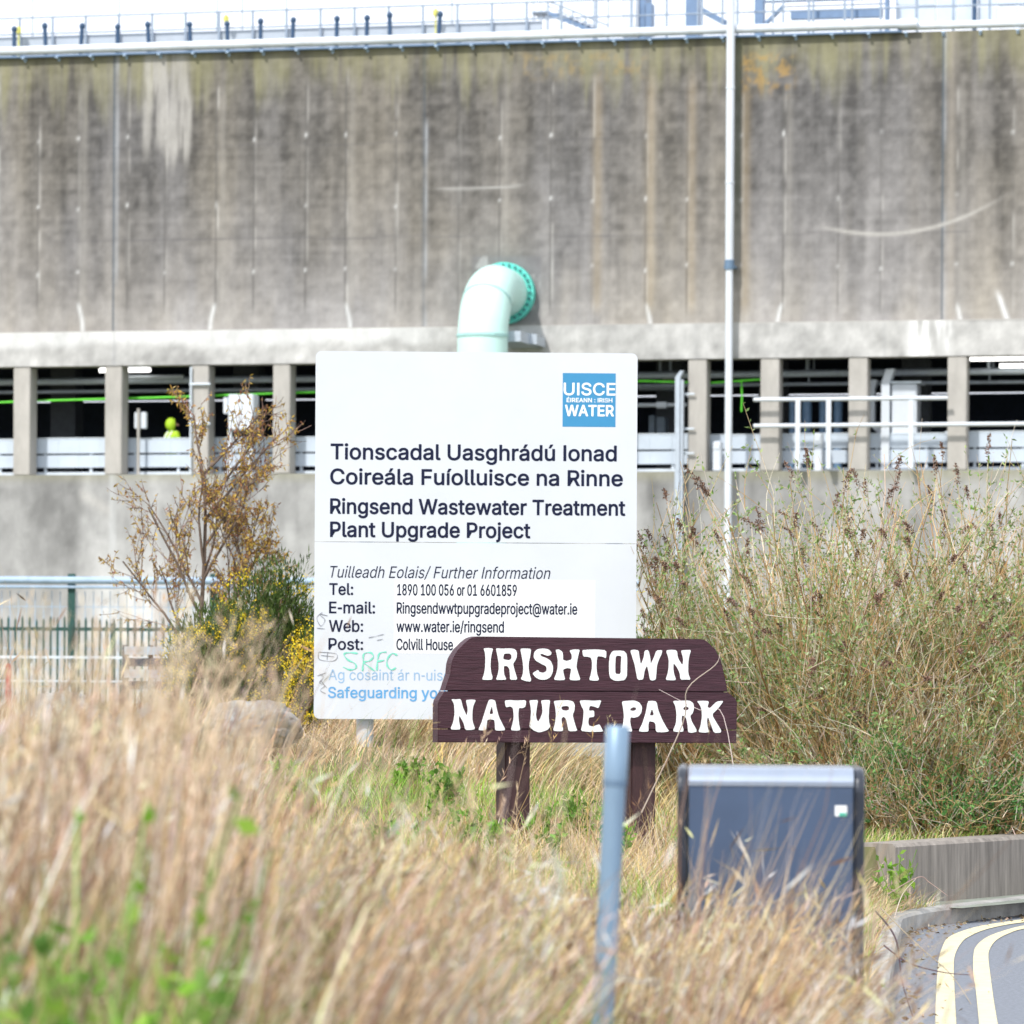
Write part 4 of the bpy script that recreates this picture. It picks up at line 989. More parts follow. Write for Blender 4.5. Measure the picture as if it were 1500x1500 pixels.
for args in (('Tionscadal Uasghrádú Ionad', 485.5, 903, 672.3, 22, M_NAVYT, .0036), ('Coireála Fuíolluisce na Rinne', 484.5, 911, 708.8, 22, M_NAVYT, .0036),
             ('Ringsend Wastewater Treatment', 483.5, 914, 752, 21.5, M_NAVYT, .0036), ('Plant Upgrade Project', 483.5, 775, 786, 21.5, M_NAVYT, .0036),
             ('Tel:', 483, 517, 871, 16.5, M_NAVYT, .0024), ('E-mail:', 482, 549, 898, 16.5, M_NAVYT, .0024),
             ('Web:', 483, 531.5, 925, 16.5, M_NAVYT, .0024), ('Post:', 481, 531.5, 951.5, 16.5, M_NAVYT, .0024),
             ('1890 100 056 or 01 6601859', 581.5, 757, 871.8, 16, M_NAVYT, .0020), ('Ringsendwwtpupgradeproject@water.ie', 581, 845, 898.5, 16, M_NAVYT, .0020),
             ('www.water.ie/ringsend', 581.5, 738, 925.5, 16, M_NAVYT, .0020), ('Colvill House', 581, 663, 951.8, 16, M_NAVYT, .0020)):
    lettering(WS, ws, args[0], args[1], args[2], args[3], args[4], args[5], args[6])
lettering(WS, ws, 'Tuilleadh Eolais/ Further Information', 481, 808, 846, 17, M_NAVYT, 0.0, .2)
lettering(WS, ws, 'Ag cosaint ár n-uisce', 482, 648, 996, 15.5, M_FADED2, -.0004, fit='Ag cosaint ár n-uis')
lettering(WS, ws, 'Safeguarding your', 481, 640, 1022, 15.5, M_FADED, .0022, fit='Safeguarding yo')
a = WS.at(824, 625); b = WS.at(902, 547)
g = Geo(WS.M); g.box((a.x, -.0012, a.z), (b.x, -.0002, b.z)); lg_ = g.build('logo', M_LOGO, ws)
lettering(WS, lg_, 'UISCE', 825.5, 901, 578.5, 17.5, M_LETTER, .0024, y=-.0026, name='logo_lettering')
lettering(WS, lg_, 'ÉIREANN : IRISH', 830, 897, 589, 6, M_LETTER, .0010, y=-.0026, name='logo_lettering')
lettering(WS, lg_, 'WATER', 829, 898, 609, 15.5, M_LETTER, .0032, y=-.0026, name='logo_lettering')

def strokes(pl, parent, lines, w, m, name, y=-.0035):
    g = Geo(pl.M); k = 0
    for ln in lines:
        ln = smooth_line(ln, 5)
        p = [pl.at(a, b) for a, b in ln]
        vs = []
        for i, q in enumerate(p):
            t = (p[min(i + 1, len(p) - 1)] - p[max(i - 1, 0)]).normalized(); nrm = Vector((-t.z, 0, t.x)) * w * (.75 + .35 * math.sin(i * .9))
            vs += [(q.x + nrm.x, y - .0002 * k, q.z + nrm.z), (q.x - nrm.x, y - .0002 * k, q.z - nrm.z)]
        g.add(vs, [(2 * i, 2 * i + 2, 2 * i + 3, 2 * i + 1) for i in range(len(p) - 1)]); k += 1
    return g.build(name, m, parent)
strokes(WS, ws, [[(524, 957), (512, 956), (504, 958), (509, 966), (520, 972), (521, 979), (512, 981), (503, 977)],
                 [(531, 983), (532, 970), (533, 958), (543, 956), (547, 962), (541, 968), (533, 970), (541, 977), (549, 983)],
                 [(552, 982), (553, 968), (556, 957), (566, 955)], [(553, 969), (563, 967)],
                 [(582, 960), (575, 957), (568, 964), (567, 974), (573, 981), (580, 978)]], .0062, M_GRAF, 'graffiti')
strokes(WS, ws, [[(467, 955), (493, 958), (489, 968), (468, 966), (467, 955)], [(470, 960), (490, 962)], [(480, 955), (479, 967)],
                 [(468, 987), (474, 992), (468, 1000), (476, 1004), (469, 1011), (477, 1016)], [(465, 990), (478, 985)], [(470, 997), (479, 1008)],
                 [(472, 897), (464, 905), (470, 917), (476, 908), (468, 900), (480, 902)], [(464, 920), (476, 921)],
                 [(540, 934), (550, 932), (562, 929)], [(552, 938), (561, 936)]], .0026, M_INK, 'pen_scribble')

# ------------------------------------------------------------------ brown nature park sign
BS = Plane(P(857, 1000, 24.7) - Vector((0, 0, EYE)), math.radians(22))
bs = thing('park_sign', BS.M, 'brown painted timber nature park sign with carved white lettering', 'sign')
def board(pts, name):
    p = [BS.at(a, b).xz for a, b in pts]
    g = Geo(BS.M)
    bm = bmesh.new()
    vs = [bm.verts.new((x, 0, z)) for x, z in p]
    f = bm.faces.new(vs); r = bmesh.ops.extrude_face_region(bm, geom=[f])
    bmesh.ops.translate(bm, verts=[e for e in r['geom'] if isinstance(e, bmesh.types.BMVert)], vec=(0, .088, 0))
    sharp = [e for e in bm.edges if abs(e.verts[0].co.y - e.verts[1].co.y) < 1e-6 and e.verts[0].co.y < .01]
    bmesh.ops.bevel(bm, geom=sharp, offset=.004, segments=2, affect='EDGES')
    g.bm(bm)
    return g.build(name, M_BOARD, bs)
board([(652, 1011.5), (655.5, 1000), (660, 987), (661.5, 972), (664, 964), (668, 957), (672, 951), (678, 945), (682, 941), (687, 937), (691.5, 934), (698, 932.2),
       (1024, 936), (1031, 936.6), (1037, 940.5), (1048, 951), (1056, 966), (1061, 987), (1065, 1006), (1066, 1013.2)], 'board')
board([(651.5, 1012.6), (646, 1021), (643, 1026), (641.8, 1032), (641.6, 1067.5), (1079.3, 1069), (1080, 1029), (1077, 1023), (1071, 1017.5), (1066.3, 1014.3)], 'board')
board([(641.6, 1068.4), (641.5, 1087.5), (1079, 1088.5), (1079.3, 1069.9)], 'board')
g = Geo(BS.M)
for py in (1012, 1068):
    a = BS.at(660, py, .03); b = BS.at(1060, py + 2, .03); g.box((a.x, .03, a.z - .03), (b.x, .08, a.z + .03))
g.build('batten', M_BOARDE, bs)
for px, wpx in ((753, 40), (937, 30)):
    a = BS.at(px, 1100, .15); w = .08
    Wp = BS.M @ a
    g = Geo(BS.M); g.box((a.x - w, .09, gz(Wp.x, Wp.y) - .3), (a.x + w, .24, BS.at(px, 950).z), bev=.008); g.build('post', M_BOARDE, bs)

LET = [
 (700, 940, 9.375, [[(75,92),(140,85),(208,95),(190,150),(175,240),(170,330),(180,430),(198,480),(192,522),(120,525),(55,522),(78,460),(95,380),(102,250),(98,160)]]),
 (700, 940, 9.375, [[(245,90),(330,95),(450,90),(510,105),(535,150),(530,215),(505,270),(480,300),(495,370),(520,450),(540,522),(440,524),(438,450),(430,370),(400,335),(355,330),(352,400),(362,460),(390,520),(320,525),(245,522),(270,460),(285,380),(285,300),(268,200),(255,140)],
   [(360,165),(430,160),(460,185),(458,235),(425,255),(370,245),(345,235),(350,195)]]),
 (700, 940, 9.375, [[(580,95),(650,92),(730,98),(715,200),(695,290),(695,380),(710,460),(730,520),(715,550),(650,540),(585,515),(612,460),(622,380),(615,280),(600,200)]]),
 (700, 940, 9.375, [[(1010,150),(1000,180),(960,195),(910,180),(880,165),(850,175),(870,200),(940,225),(1000,265),(1030,340),(1025,420),(990,490),(930,522),(850,522),(790,490),(745,435),(825,385),(840,415),(890,428),(935,410),(945,370),(930,335),(860,300),(790,260),(762,210),(775,140),(820,100),(900,92),(970,105)]]),
 (700, 940, 9.375, [[(1065,112),(1110,105),(1160,140),(1168,200),(1165,250),(1220,265),(1285,245),(1290,190),(1255,120),(1320,105),(1398,108),(1375,190),(1360,270),(1350,350),(1375,430),(1408,525),(1330,532),(1255,525),(1270,440),(1280,370),(1220,360),(1165,385),(1175,440),(1198,525),(1110,530),(1040,522),(1075,440),(1095,350),(1095,250),(1080,170)]]),
 (860, 940, 9.375, [[(-70,115),(0,110),(120,105),(262,118),(258,230),(210,205),(140,198),(130,250),(125,350),(135,450),(160,510),(145,535),(80,535),(25,525),(50,450),(65,360),(65,270),(50,220),(0,205),(-55,205)]]),
 (860, 940, 9.375, [[(350,125),(430,122),(500,125),(540,165),(548,250),(545,400),(545,470),(515,525),(440,538),(370,535),(315,500),(300,430),(298,300),(310,190)],[(390,192),(470,195),(462,300),(460,445),(385,442),(383,330)]]),
 (860, 940, 9.375, [[(590,122),(640,108),(705,120),(715,200),(735,320),(775,220),(790,120),(840,115),(865,220),(870,310),(915,220),(950,120),(1030,115),(1020,170),(985,240),(955,330),(948,430),(940,520),(890,535),(860,520),(845,430),(820,325),(785,400),(768,520),(690,525),(670,420),(650,310),(620,220)]]),
 (860, 940, 9.375, [[(1080,120),(1150,110),(1230,118),(1245,230),(1310,330),(1318,230),(1285,120),(1350,115),(1425,112),(1398,200),(1385,300),(1385,440),(1420,522),(1350,520),(1280,522),(1270,430),(1230,350),(1185,295),(1180,360),(1190,440),(1220,528),(1150,530),(1075,525),(1105,440),(1118,350),(1120,240)]]),
 (650, 1015, 9.375, [[(100,85),(170,90),(232,82),(260,200),(315,320),(330,220),(300,98),(370,92),(440,95),(405,170),(390,260),(390,380),(430,498),(360,510),(295,510),(270,410),(208,305),(205,380),(230,500),(160,505),(88,500),(130,400),(148,280),(140,150)]]),
 (650, 1015, 9.375, [[(620,95),(660,90),(705,105),(725,220),(755,330),(800,420),(845,510),(780,518),(702,515),(700,420),(690,372),(645,362),(595,370),(585,440),(580,510),(520,515),(472,508),(520,400),(560,270),(595,160)],[(658,175),(680,290),(622,290)]]),
 (650, 1015, 9.375, [[(835,105),(900,98),(1000,105),(1130,98),(1120,190),(1080,210),(1030,205),(1020,290),(1030,420),(1050,512),(985,518),(918,512),(945,420),(960,330),(950,210),(910,185),(850,200)]]),
 (650, 1015, 9.375, [[(1172,105),(1230,98),(1293,98),(1275,200),(1262,300),(1275,370),(1297,395),(1325,350),(1355,270),(1350,180),(1333,105),(1390,98),(1460,98),(1445,200),(1438,330),(1445,410),(1462,460),(1420,510),(1310,545),(1230,515),(1170,460),(1185,400),(1198,270),(1190,180)]]),
 (790, 1015, 9.375, [[(195,110),(280,102),(400,100),(465,120),(485,170),(480,240),(455,300),(470,370),(500,470),(520,522),(400,528),(385,450),(365,360),(330,325),(300,350),(305,420),(328,520),(260,528),(185,518),(215,420),(228,300),(215,190)],[(310,185),(370,178),(405,190),(408,230),(370,245),(320,238),(298,210)]]),
 (790, 1015, 9.375, [[(548,105),(640,100),(740,108),(850,100),(830,155),(808,212),(760,190),(690,175),(675,245),(750,240),(752,330),(680,335),(668,400),(680,450),(730,462),(780,445),(822,430),(850,480),(875,530),(770,535),(680,535),(565,522),(590,440),(602,340),(608,240),(580,190)]]),
 (790, 1015, 9.375, [[(1130,115),(1220,108),(1300,103),(1370,130),(1408,190),(1400,270),(1360,325),(1300,342),(1250,335),(1243,390),(1255,460),(1275,530),(1200,530),(1120,520),(1150,420),(1160,320),(1150,220)],[(1250,215),(1290,195),(1328,205),(1325,235),(1285,248),(1245,240)]]),
 (905, 1015, 8.333, [[(365,100),(415,95),(470,105),(490,210),(540,330),(590,420),(625,470),(540,482),(462,475),(460,390),(440,355),(378,345),(370,400),(372,470),(310,475),(250,468),(300,370),(340,240)],[(415,190),(440,275),(385,275)]]),
 (905, 1015, 8.333, [[(668,98),(750,95),(870,92),(920,125),(928,190),(910,250),(880,280),(900,350),(970,470),(900,488),(855,480),(850,390),(830,300),(780,270),(775,350),(805,470),(740,478),(668,470),(710,370),(715,250),(700,160)],[(795,185),(825,162),(865,180),(862,205),(830,212),(800,205)]]),
 (905, 1015, 8.333, [[(962,100),(1040,95),(1112,102),(1090,170),(1120,190),(1205,105),(1292,95),(1220,190),(1145,265),(1200,360),(1258,455),(1255,485),(1170,488),(1140,400),(1098,290),(1085,330),(1092,420),(1115,480),(1050,485),(980,478),(1010,400),(1025,290),(1020,200),(1000,150)]]),
]
def chaikin(p):
    o = []
    for i in range(len(p)):
        a, b = p[i], p[(i + 1) % len(p)]
        o += [(a[0] * .82 + b[0] * .18, a[1] * .82 + b[1] * .18), (a[0] * .18 + b[0] * .82, a[1] * .18 + b[1] * .82)]
    return o
for bx, by, sc, loops in LET:
    cu = bpy.data.curves.new('l', 'CURVE'); cu.dimensions = '2D'; cu.fill_mode = 'BOTH'; cu.extrude = .0015
    for lp in loops:
        pts = [BS.at(a, b) for a, b in from_crop(chaikin(lp), bx, by, sc)]
        sp = cu.splines.new('POLY'); sp.points.add(len(pts) - 1); sp.use_cyclic_u = True
        for q, p in zip(sp.points, pts): q.co = (p.x, p.z, 0, 1)
    o = bpy.data.objects.new('l', cu); COL.objects.link(o); bpy.context.view_layer.update()
    m = bpy.data.meshes.new_from_object(o.evaluated_get(bpy.context.evaluated_depsgraph_get()))
    g = Geo(BS.M); g.add([(v.co.x, -.0025 - v.co.z, v.co.y) for v in m.vertices], [list(p.vertices) for p in m.polygons])
    bpy.data.objects.remove(o); bpy.data.meshes.remove(m)
    g.build('letter', M_LETTER, bs)

# ------------------------------------------------------------------ blue grey pole and litter bin
DP = 10.8
tp, bt = P(905, 1063, DP), P(882.5, 1500, DP)
dr = (bt - tp).normalized(); ft = tp + dr * ((tp.z - gz(tp.x, DP) + .25) / -dr.z)
pl_ = thing('metal_pole', ft, 'leaning blue grey steel pole with a collar in front of the park sign', 'pole')
cut = tp + dr * .138
g = Geo(); g.tube([ft, cut], .0285, 24); g.build('pole_tube', M_POLE, pl_)
g = Geo(); g.tube([cut + dr * .004, cut - dr * .0, tp + dr * .006, tp], [.0305, .0305, .0305, .024], 24); g.build('cap', M_POLE, pl_)
g = Geo(); g.tube([cut + dr * .005, cut + dr * .017], .0312, 24); g.build('collar', M_POLED, pl_)

BN = Plane((P(1129, 1000, 14.6).x, 14.6, 0), math.radians(-3))
bn = thing('litter_bin', BN.M, 'dark blue grey litter bin with rounded metal lid standing in dry grass', 'bin')
x0, x1 = BN.at(992, 1200).x, BN.at(1266.5, 1200).x
zt = BN.at(1130, 1122.5).z; zf = BN.at(1130, 1149).z; fr = .035
zb = .06; dep = .62
def side_profile(z0, z1, r, n=8):
    p = [(0, z0)]
    for k in range(n + 1):
        w = math.pi * (1 - .5 * k / n); p.append((r + r * math.cos(w), z1 - r + r * math.sin(w)))
    p += [(dep, z1), (dep, z0)]
    return p
def slab(xa, xb, prof, mi=0):
    g = Geo(BN.M); n = len(prof)
    g.add([(xa, y, z) for y, z in prof] + [(xb, y, z) for y, z in prof], [list(range(n)), list(range(n, 2 * n))] + [(i, (i + 1) % n, n + (i + 1) % n, n + i) for i in range(n)])
    return g
for a, b in ((x0, x0 + fr), (x1 - fr, x1)):
    o = slab(a, b, side_profile(zb, zt - .004, .085)).build('side_frame', M_BINK, bn)
    m_ = o.modifiers.new('b', 'BEVEL'); m_.width = .012; m_.segments = 3; m_.limit_method = 'ANGLE'
g = Geo(BN.M)
xa, xb = x0 + fr + .003, x1 - fr - .003
r = .064; pr = []
for k in range(11):
    w = math.pi * (1 - .5 * k / 10); pr.append((.012 + r + r * math.cos(w), zt - .006 - r + r * math.sin(w)))
pr += [(dep - .02, zt - .006), (dep - .02, zt - .06), (.05, zf + .008), (.012, zf + .008)]
slab(xa, xb, pr).build('lid', M_BINL, bn)
g = Geo(BN.M); g.box((xa, .016, zb + .08), (xb, dep - .02, zf - .004), bev=.004); g.build('door_panel', M_BINB, bn)  # top band puts the lid's dark lower reflection into the panel colour
g = Geo(BN.M); g.box((xa, .03, zf - .003), (xb, dep - .03, zf + .006)); g.build('lid_gap', M_BINK, bn)
g = Geo(BN.M); g.box((x0 + .02, .03, .0), (x1 - .02, dep - .03, zb + .07)); g.build('plinth', M_BINK, bn)
a = BN.at(1223, 1196); b = BN.at(1241, 1180)
g = Geo(BN.M); g.prism(round_rect(a.x, a.z, b.x, b.z, .004), .0135, .0155); g.build('sticker', M_PATCH, bn)
c_ = a.z + (b.z - a.z) * .32
g = Geo(BN.M); g.prism(round_rect(a.x + (b.x - a.x) * .35, a.z + .001, b.x - .001, c_, .003), .0115, .0134); g.build('sticker', M_STICK, bn)

# ------------------------------------------------------------------ fences far left
t = thing('mesh_fence', (-6, 80, 0), 'green mesh fence with tall posts and a blue grey top rail below the wall', 'fence')
zr = P(200, 851, 80).z
g = Geo(); g.tube([(-14, 80, zr), (2.4, 79.4, zr)], .07, 8); g.tube([(-14, 80, zr - .13), (2.4, 79.4, zr - .13)], .03, 6); g.build('rail', M_BLUER, t)
for px in (-100, 105, 313, 520):
    a = P(px, 842, 79.9); g = Geo(); g.box((a.x - .07, 79.86, .0), (a.x + .07, 79.98, a.z + .02)); g.build('post', M_GREENF, t)
g = Geo()
x = -13
while x < 2: g.box((x - .008, 80.02, .1), (x + .008, 80.03, zr - .2)); x += .16
for k in range(9): g.box((-13.5, 80.03, .2 + k * .4), (2.2, 80.045, .215 + k * .4))
g.build('wire_mesh', M_BLUER, t)
t = thing('palisade_fence', (-6, 70, 0), 'dark green pointed palisade fence behind the dry grass at the left', 'fence')
x = P(-60, 950, 70).x; xe_ = P(462, 950, 70).x; i = 0
zt = P(100, 904, 70).z
while x < xe_:
    g = Geo()
    for k in range(22):
        hh = zt + random.uniform(-.03, .03); w = .019
        g.prism([(x - w, 0), (x + w, 0), (x + w, hh - .06), (x, hh), (x - w, hh - .06)], 70, 70.025); x += .118
    g.build('pale_panel', M_GREENF, t)
    g = Geo(); g.box((x - .06, 70.03, 0), (x + .02, 70.12, zt - .1)); g.build('post', M_GREENF, t)
g = Geo()
for z_ in (zt - .2, .45): g.box((P(-60, 950, 70).x, 70.026, z_ - .03), (xe_, 70.07, z_ + .03))
g.build('rail', M_GREENF, t)
t = thing('road_barrier', (-6, 60, 0), 'long thin pale barrier rail low behind the dry grass at the left', 'barrier')
a, b = P(-40, 962, 60), P(300, 967, 60)
g = Geo(); g.box((a.x, 60, a.z - .02), (b.x, 60.06, a.z + .02)); g.box((a.x, 60, a.z - .36), (b.x, 60.06, a.z - .33)); g.build('rail', M_RAIL, t)
for k in range(6):
    x = a.x + (b.x - a.x) * (k + .5) / 6; g = Geo(); g.box((x - .02, 60.065, 0), (x + .02, 60.1, a.z)); g.build('post', M_RAIL, t)
a = P(12, 978, 59.5)
g = Geo(); g.box((a.x - .04, 59.5, 1.0), (a.x + .04, 59.6, a.z + .06), bev=.02); g.tube([(a.x, 59.55, 0), (a.x, 59.55, 1.0)], .03, 6)
tag(g.build('marker_post', M_RED), 'small red marker post by the white barrier at the left edge', 'post')
t = thing('metal_skip', P(215, 1000, 50), 'dark slatted steel crate half hidden behind dry stalks at the left', 'crate')
a = P(182, 1012, 50); b = P(258, 945, 50)
for k in range(4):
    z_ = a.z + (b.z - a.z) * (k + .5) / 4; g = Geo(); g.box((a.x, 50, z_ - .05), (b.x, 50.05, z_ + .05)); g.build('slat', M_GREYM if k % 2 else M_DARK, t)
for x in (a.x, (a.x + b.x) / 2, b.x): g = Geo(); g.box((x - .03, 50.055, 0), (x + .03, 50.1, b.z)); g.build('post', M_DARK, t)

# ------------------------------------------------------------------ boulders
def boulder(px, py, D, sx, sy, sz, seed, label):
    p = P(px, py, D)
    bm = bmesh.new(); bmesh.ops.create_icosphere(bm, subdivisions=5, radius=1)
    for v in bm.verts:
        c = v.co.copy()
        a = np.array([c.x * 1.7 + seed * 3]); b = np.array([c.y * 1.7 + c.z * 2.3])
        d = 1 + .45 * (fbm(a, b, seed, 4)[0] - .5) + .12 * (fbm(a * 5, b * 5, seed + 4, 3)[0] - .5)
        q = c * d
        v.co = Vector((q.x * sx, q.y * sy, max(-.7, round(q.z * 3.2) / 3.2 * .35 + q.z * .65) * sz)) + p
    g = Geo(); g.bm(bm, 0, True)
    tag(g.build('boulder', M_ROCK), label, 'boulder', 'boulders in the grass')
boulder(368, 1066, 30.5, .35, .4, .21, 3, 'grey boulder just left of the white sign post')
boulder(95, 1062, 31.5, .36, .4, .25, 8, 'pale boulder at far left half hidden in grass')

# ------------------------------------------------------------------ vegetation
def tubes_np(Pt, R, sides=3):
    """Pt (n,k,3) centre lines, R (n,k) radii -> vertices, quads"""
    n, k, _ = Pt.shape
    T = np.gradient(Pt, axis=1); T /= np.linalg.norm(T, axis=2, keepdims=True) + 1e-9
    ref = np.where(np.abs(T[..., 2:3]) > .92, np.array([1., 0, 0]), np.array([0, 0, 1.]))
    A = np.cross(T, ref); A /= np.linalg.norm(A, axis=2, keepdims=True) + 1e-9
    B = np.cross(A, T)
    w = np.arange(sides) * 2 * np.pi / sides
    V = Pt[:, :, None, :] + R[:, :, None, None] * (A[:, :, None, :] * np.cos(w)[:, None] + B[:, :, None, :] * np.sin(w)[:, None])
    idx = np.arange(n * k * sides).reshape(n, k, sides)
    a = idx[:, :-1, :]; b = np.roll(idx, -1, 2)[:, :-1, :]; c = np.roll(idx, -1, 2)[:, 1:, :]; d = idx[:, 1:, :]
    return V.reshape(-1, 3), np.stack([a, b, c, d], -1).reshape(-1, 4)

def ribbons_np(Pt, Wd, face):
    """flat tapering blades: Pt (n,k,3), Wd (n,k), face (n,3) sideways direction"""
    n, k, _ = Pt.shape
    L = Pt - face[:, None, :] * Wd[:, :, None]; Rr = Pt + face[:, None, :] * Wd[:, :, None]
    V = np.stack([L, Rr], 2).reshape(-1, 3)
    idx = np.arange(n * k * 2).reshape(n, k, 2)
    q = np.stack([idx[:, :-1, 0], idx[:, :-1, 1], idx[:, 1:, 1], idx[:, 1:, 0]], -1).reshape(-1, 4)
    return V, q

def leaves_np(Pos, Dir, L, W):
    """pointed leaves of four corners: Pos (n,3), Dir (n,3) axis, length, width; folded slightly along the rib"""
    n = len(Pos)
    Dir = Dir / (np.linalg.norm(Dir, axis=1, keepdims=True) + 1e-9)
    rnd = RNG.normal(size=(n, 3)); S_ = np.cross(Dir, rnd); S_ /= np.linalg.norm(S_, axis=1, keepdims=True) + 1e-9
    U = np.cross(S_, Dir)
    L = np.broadcast_to(L, (n,))[:, None]; W = np.broadcast_to(W, (n,))[:, None]
    p0 = Pos; p1 = Pos + Dir * L * .45 + S_ * W + U * W * .35; p2 = Pos + Dir * L; p3 = Pos + Dir * L * .45 - S_ * W + U * W * .35
    V = np.stack([p0, p1, p2, p3], 1).reshape(-1, 3)
    return V, np.arange(n * 4).reshape(-1, 4)

DRYTINT = np.array([1.0, 1.005, .93])
def palette(cols, n, jit=.16):
    cols = np.array(cols); c = cols[RNG.integers(0, len(cols), n)]
    return np.clip(c * (1 + RNG.normal(0, jit, (n, 1))) * (1 + RNG.normal(0, .05, (n, 3))), .005, .95)

class Acc:
    def __init__(s): s.V, s.Q, s.C, s.n = [], [], [], 0
    def add(s, V, Q, C, per):
        s.V.append(V); s.Q.append(Q + s.n); s.C.append(np.repeat(C, per, 0)); s.n += len(V)
    def link(s, name, m, parent=None):
        return link_np(name, np.concatenate(s.V), np.concatenate(s.Q), np.concatenate(s.C), m, parent)

DRY = [(.56, .40, .25), (.47, .32, .20), (.63, .50, .34), (.39, .25, .16), (.52, .38, .28), (.70, .60, .46), (.32, .19, .10), (.55, .41, .30)]
DRYN = [(.56, .40, .23), (.42, .28, .16), (.64, .51, .36), (.24, .14, .085), (.44, .32, .255), (.74, .66, .57), (.17, .10, .06), (.50, .35, .23), (.34, .235, .185), (.58, .47, .42)]
GOLD = [(.62, .45, .20), (.70, .55, .30), (.52, .36, .14), (.66, .53, .36)]
BRIGHT = [(.28, .44, .05), (.34, .48, .08)]
GREEN = [(.19, .34, .04), (.25, .40, .06), (.14, .26, .035), (.32, .42, .10)]

def grass(acc, X, Y, H_, W_, lean_az, lean, C, seg=5, droop=.0):
    n = len(X)
    Z = ground_z(X, Y) - .03
    t = np.linspace(0, 1, seg)[None, :]
    cl = np.cos(lean)[:, None]; sl = np.sin(lean)[:, None]
    up = H_[:, None] * (t * cl - droop * t ** 3 * .35)
    out = H_[:, None] * (sl * (t * .55 + .45 * t ** 2) + droop * .5 * t ** 3)
    Pt = np.stack([X[:, None] + out * np.cos(lean_az)[:, None], Y[:, None] + out * np.sin(lean_az)[:, None], Z[:, None] + up], -1)
    kink = RNG.normal(0, .012, (n, seg, 2)) * H_[:, None, None] * t[..., None]
    Pt[..., :2] += kink
    Wd = W_[:, None] * np.clip(1.02 - t ** 1.6, .04, 1) * .5
    yaw = RNG.uniform(-1.1, 1.1, n)
    face = np.stack([np.cos(yaw), np.sin(yaw), np.zeros(n)], 1)
    V, Q = ribbons_np(Pt, Wd, face)
    acc.add(V, Q, C, seg * 2)
    return Pt

def scatter(n, d0, d1, p0, p1, margin=.4):
    """points spread evenly over the ground between two distances and two sight lines, with a side margin"""
    Y = np.sqrt(RNG.uniform(d0 ** 2, d1 ** 2, n))
    a = (p0 - 750) / F * Y - margin; b = (p1 - 750) / F * Y + margin
    X = a + (b - a) * RNG.uniform(0, 1, n)
    k = xedge(Y) - X > .14
    k &= ~((Y > 27.9) & (X > np.interp(Y, WY, WX) - .35))
    # keep clear of bin and pole
    bx = (BN.M @ Vector(((x0 + x1) / 2, 0, 0)))
    k &= ~((np.abs(X - bx.x) < .36) & (Y > 14.55) & (Y < 15.3))
    return X[k], Y[k]

TOPX = [-300, 0, 150, 300, 450, 560, 650, 720, 880, 930, 1000, 1100, 1200, 1270, 1400]
TOPY = [985, 985, 1015, 1085, 1125, 1170, 1210, 1255, 1320, 1280, 1245, 1265, 1390, 1480, 1500]
def tall_height(X, Y):
    px = 750 + X * F / Y
    z = EYE - (np.interp(px, TOPX, TOPY) - 1000) * np.minimum(Y, 12) / F
    h = np.clip(z - ground_z(X, Y), .12, 1.25)
    h = h * (.3 + .7 * sstep(.05, .42, xedge(Y) - X))
    return h * np.where((Y < 10.95) & (px > 615) & (px < 915), .15, 1)

dry = Acc(); grn = Acc()
# clumps of tall dry stalks close to the camera
def clumps(n, per, d0, d1, p0, p1, hs, wid, pal, leanmax=.6, spread=.05, hmul=1.0, short=1.0, droop=.1, cjit=.0, bjit=.16, curl=0):
    X, Y = scatter(n, d0, d1, p0, p1)
    m = len(X)
    base = np.array(pal)[RNG.integers(0, len(pal), m)] * DRYTINT * np.exp(RNG.normal(0, cjit * .55, (m, 1)))
    px = 750 + X * F / Y
    caz = RNG.normal(.0, .5, m) + np.where(RNG.uniform(0, 1, m) < .12, np.pi, 0)
    cl_ = np.clip(RNG.normal(.10 + .42 * sstep(120, 520, px), .16, m), -.35, leanmax)
    ch = hs(X, Y) * np.clip(RNG.normal(.80, .14, m), .35, 1.12) * short
    i = np.repeat(np.arange(m), per)
    k = len(i)
    gx = X[i] + RNG.normal(0, spread, k); gy = Y[i] + RNG.normal(0, spread, k)
    ok = xedge(gy) - gx > .14
    i, gx, gy = i[ok], gx[ok], gy[ok]; k = len(i)
    C = np.clip(base[i] * np.exp(RNG.normal(0, bjit, (k, 1))) * (1 + RNG.normal(0, .04, (k, 3))), .01, .9)
    if bjit > .2: C = np.where(RNG.uniform(0, 1, (k, 1)) < .5, C, palette(pal, k, .2))
    Pt = grass(dry, gx, gy, ch[i] * RNG.uniform(.6, 1.1, k) * hmul, RNG.uniform(.6, 1.4, k) * wid, caz[i] + RNG.normal(0, .35, k), cl_[i] + RNG.normal(0, .13, k), C, 6, droop)
    if curl:                                   # loose dead leaves twisting off the stems
        q = int(k * curl * 2); r = RNG.integers(0, k, q); t = RNG.integers(1, 6, q)
        d = RNG.normal(0, .6, (q, 3)); d[:, 0] += .3; d[:, 2] += .9
        V, Q = leaves_np(Pt[r, t], d, RNG.uniform(.04, .13, q), RNG.uniform(.0025, .0055, q)); dry.add(V, Q, np.clip(C[r] * np.exp(RNG.normal(0, .25, (q, 1))), .01, .62), 4)
    return Pt
clumps(560, 8, 7.9, 10.0, -40, 760, tall_height, .0105, DRYN, spread=.05, cjit=.25, bjit=.34, curl=.9)
clumps(1500, 9, 10.0, 14.4, -40, 1290, tall_height, .0090, DRYN + GOLD[:2], spread=.06, cjit=.25, bjit=.34, curl=.9)
clumps(850, 12, 10.9, 14.4, 925, 1290, tall_height, .0085, GOLD + DRYN, spread=.06, cjit=.2, bjit=.28, curl=.8, leanmax=.9)
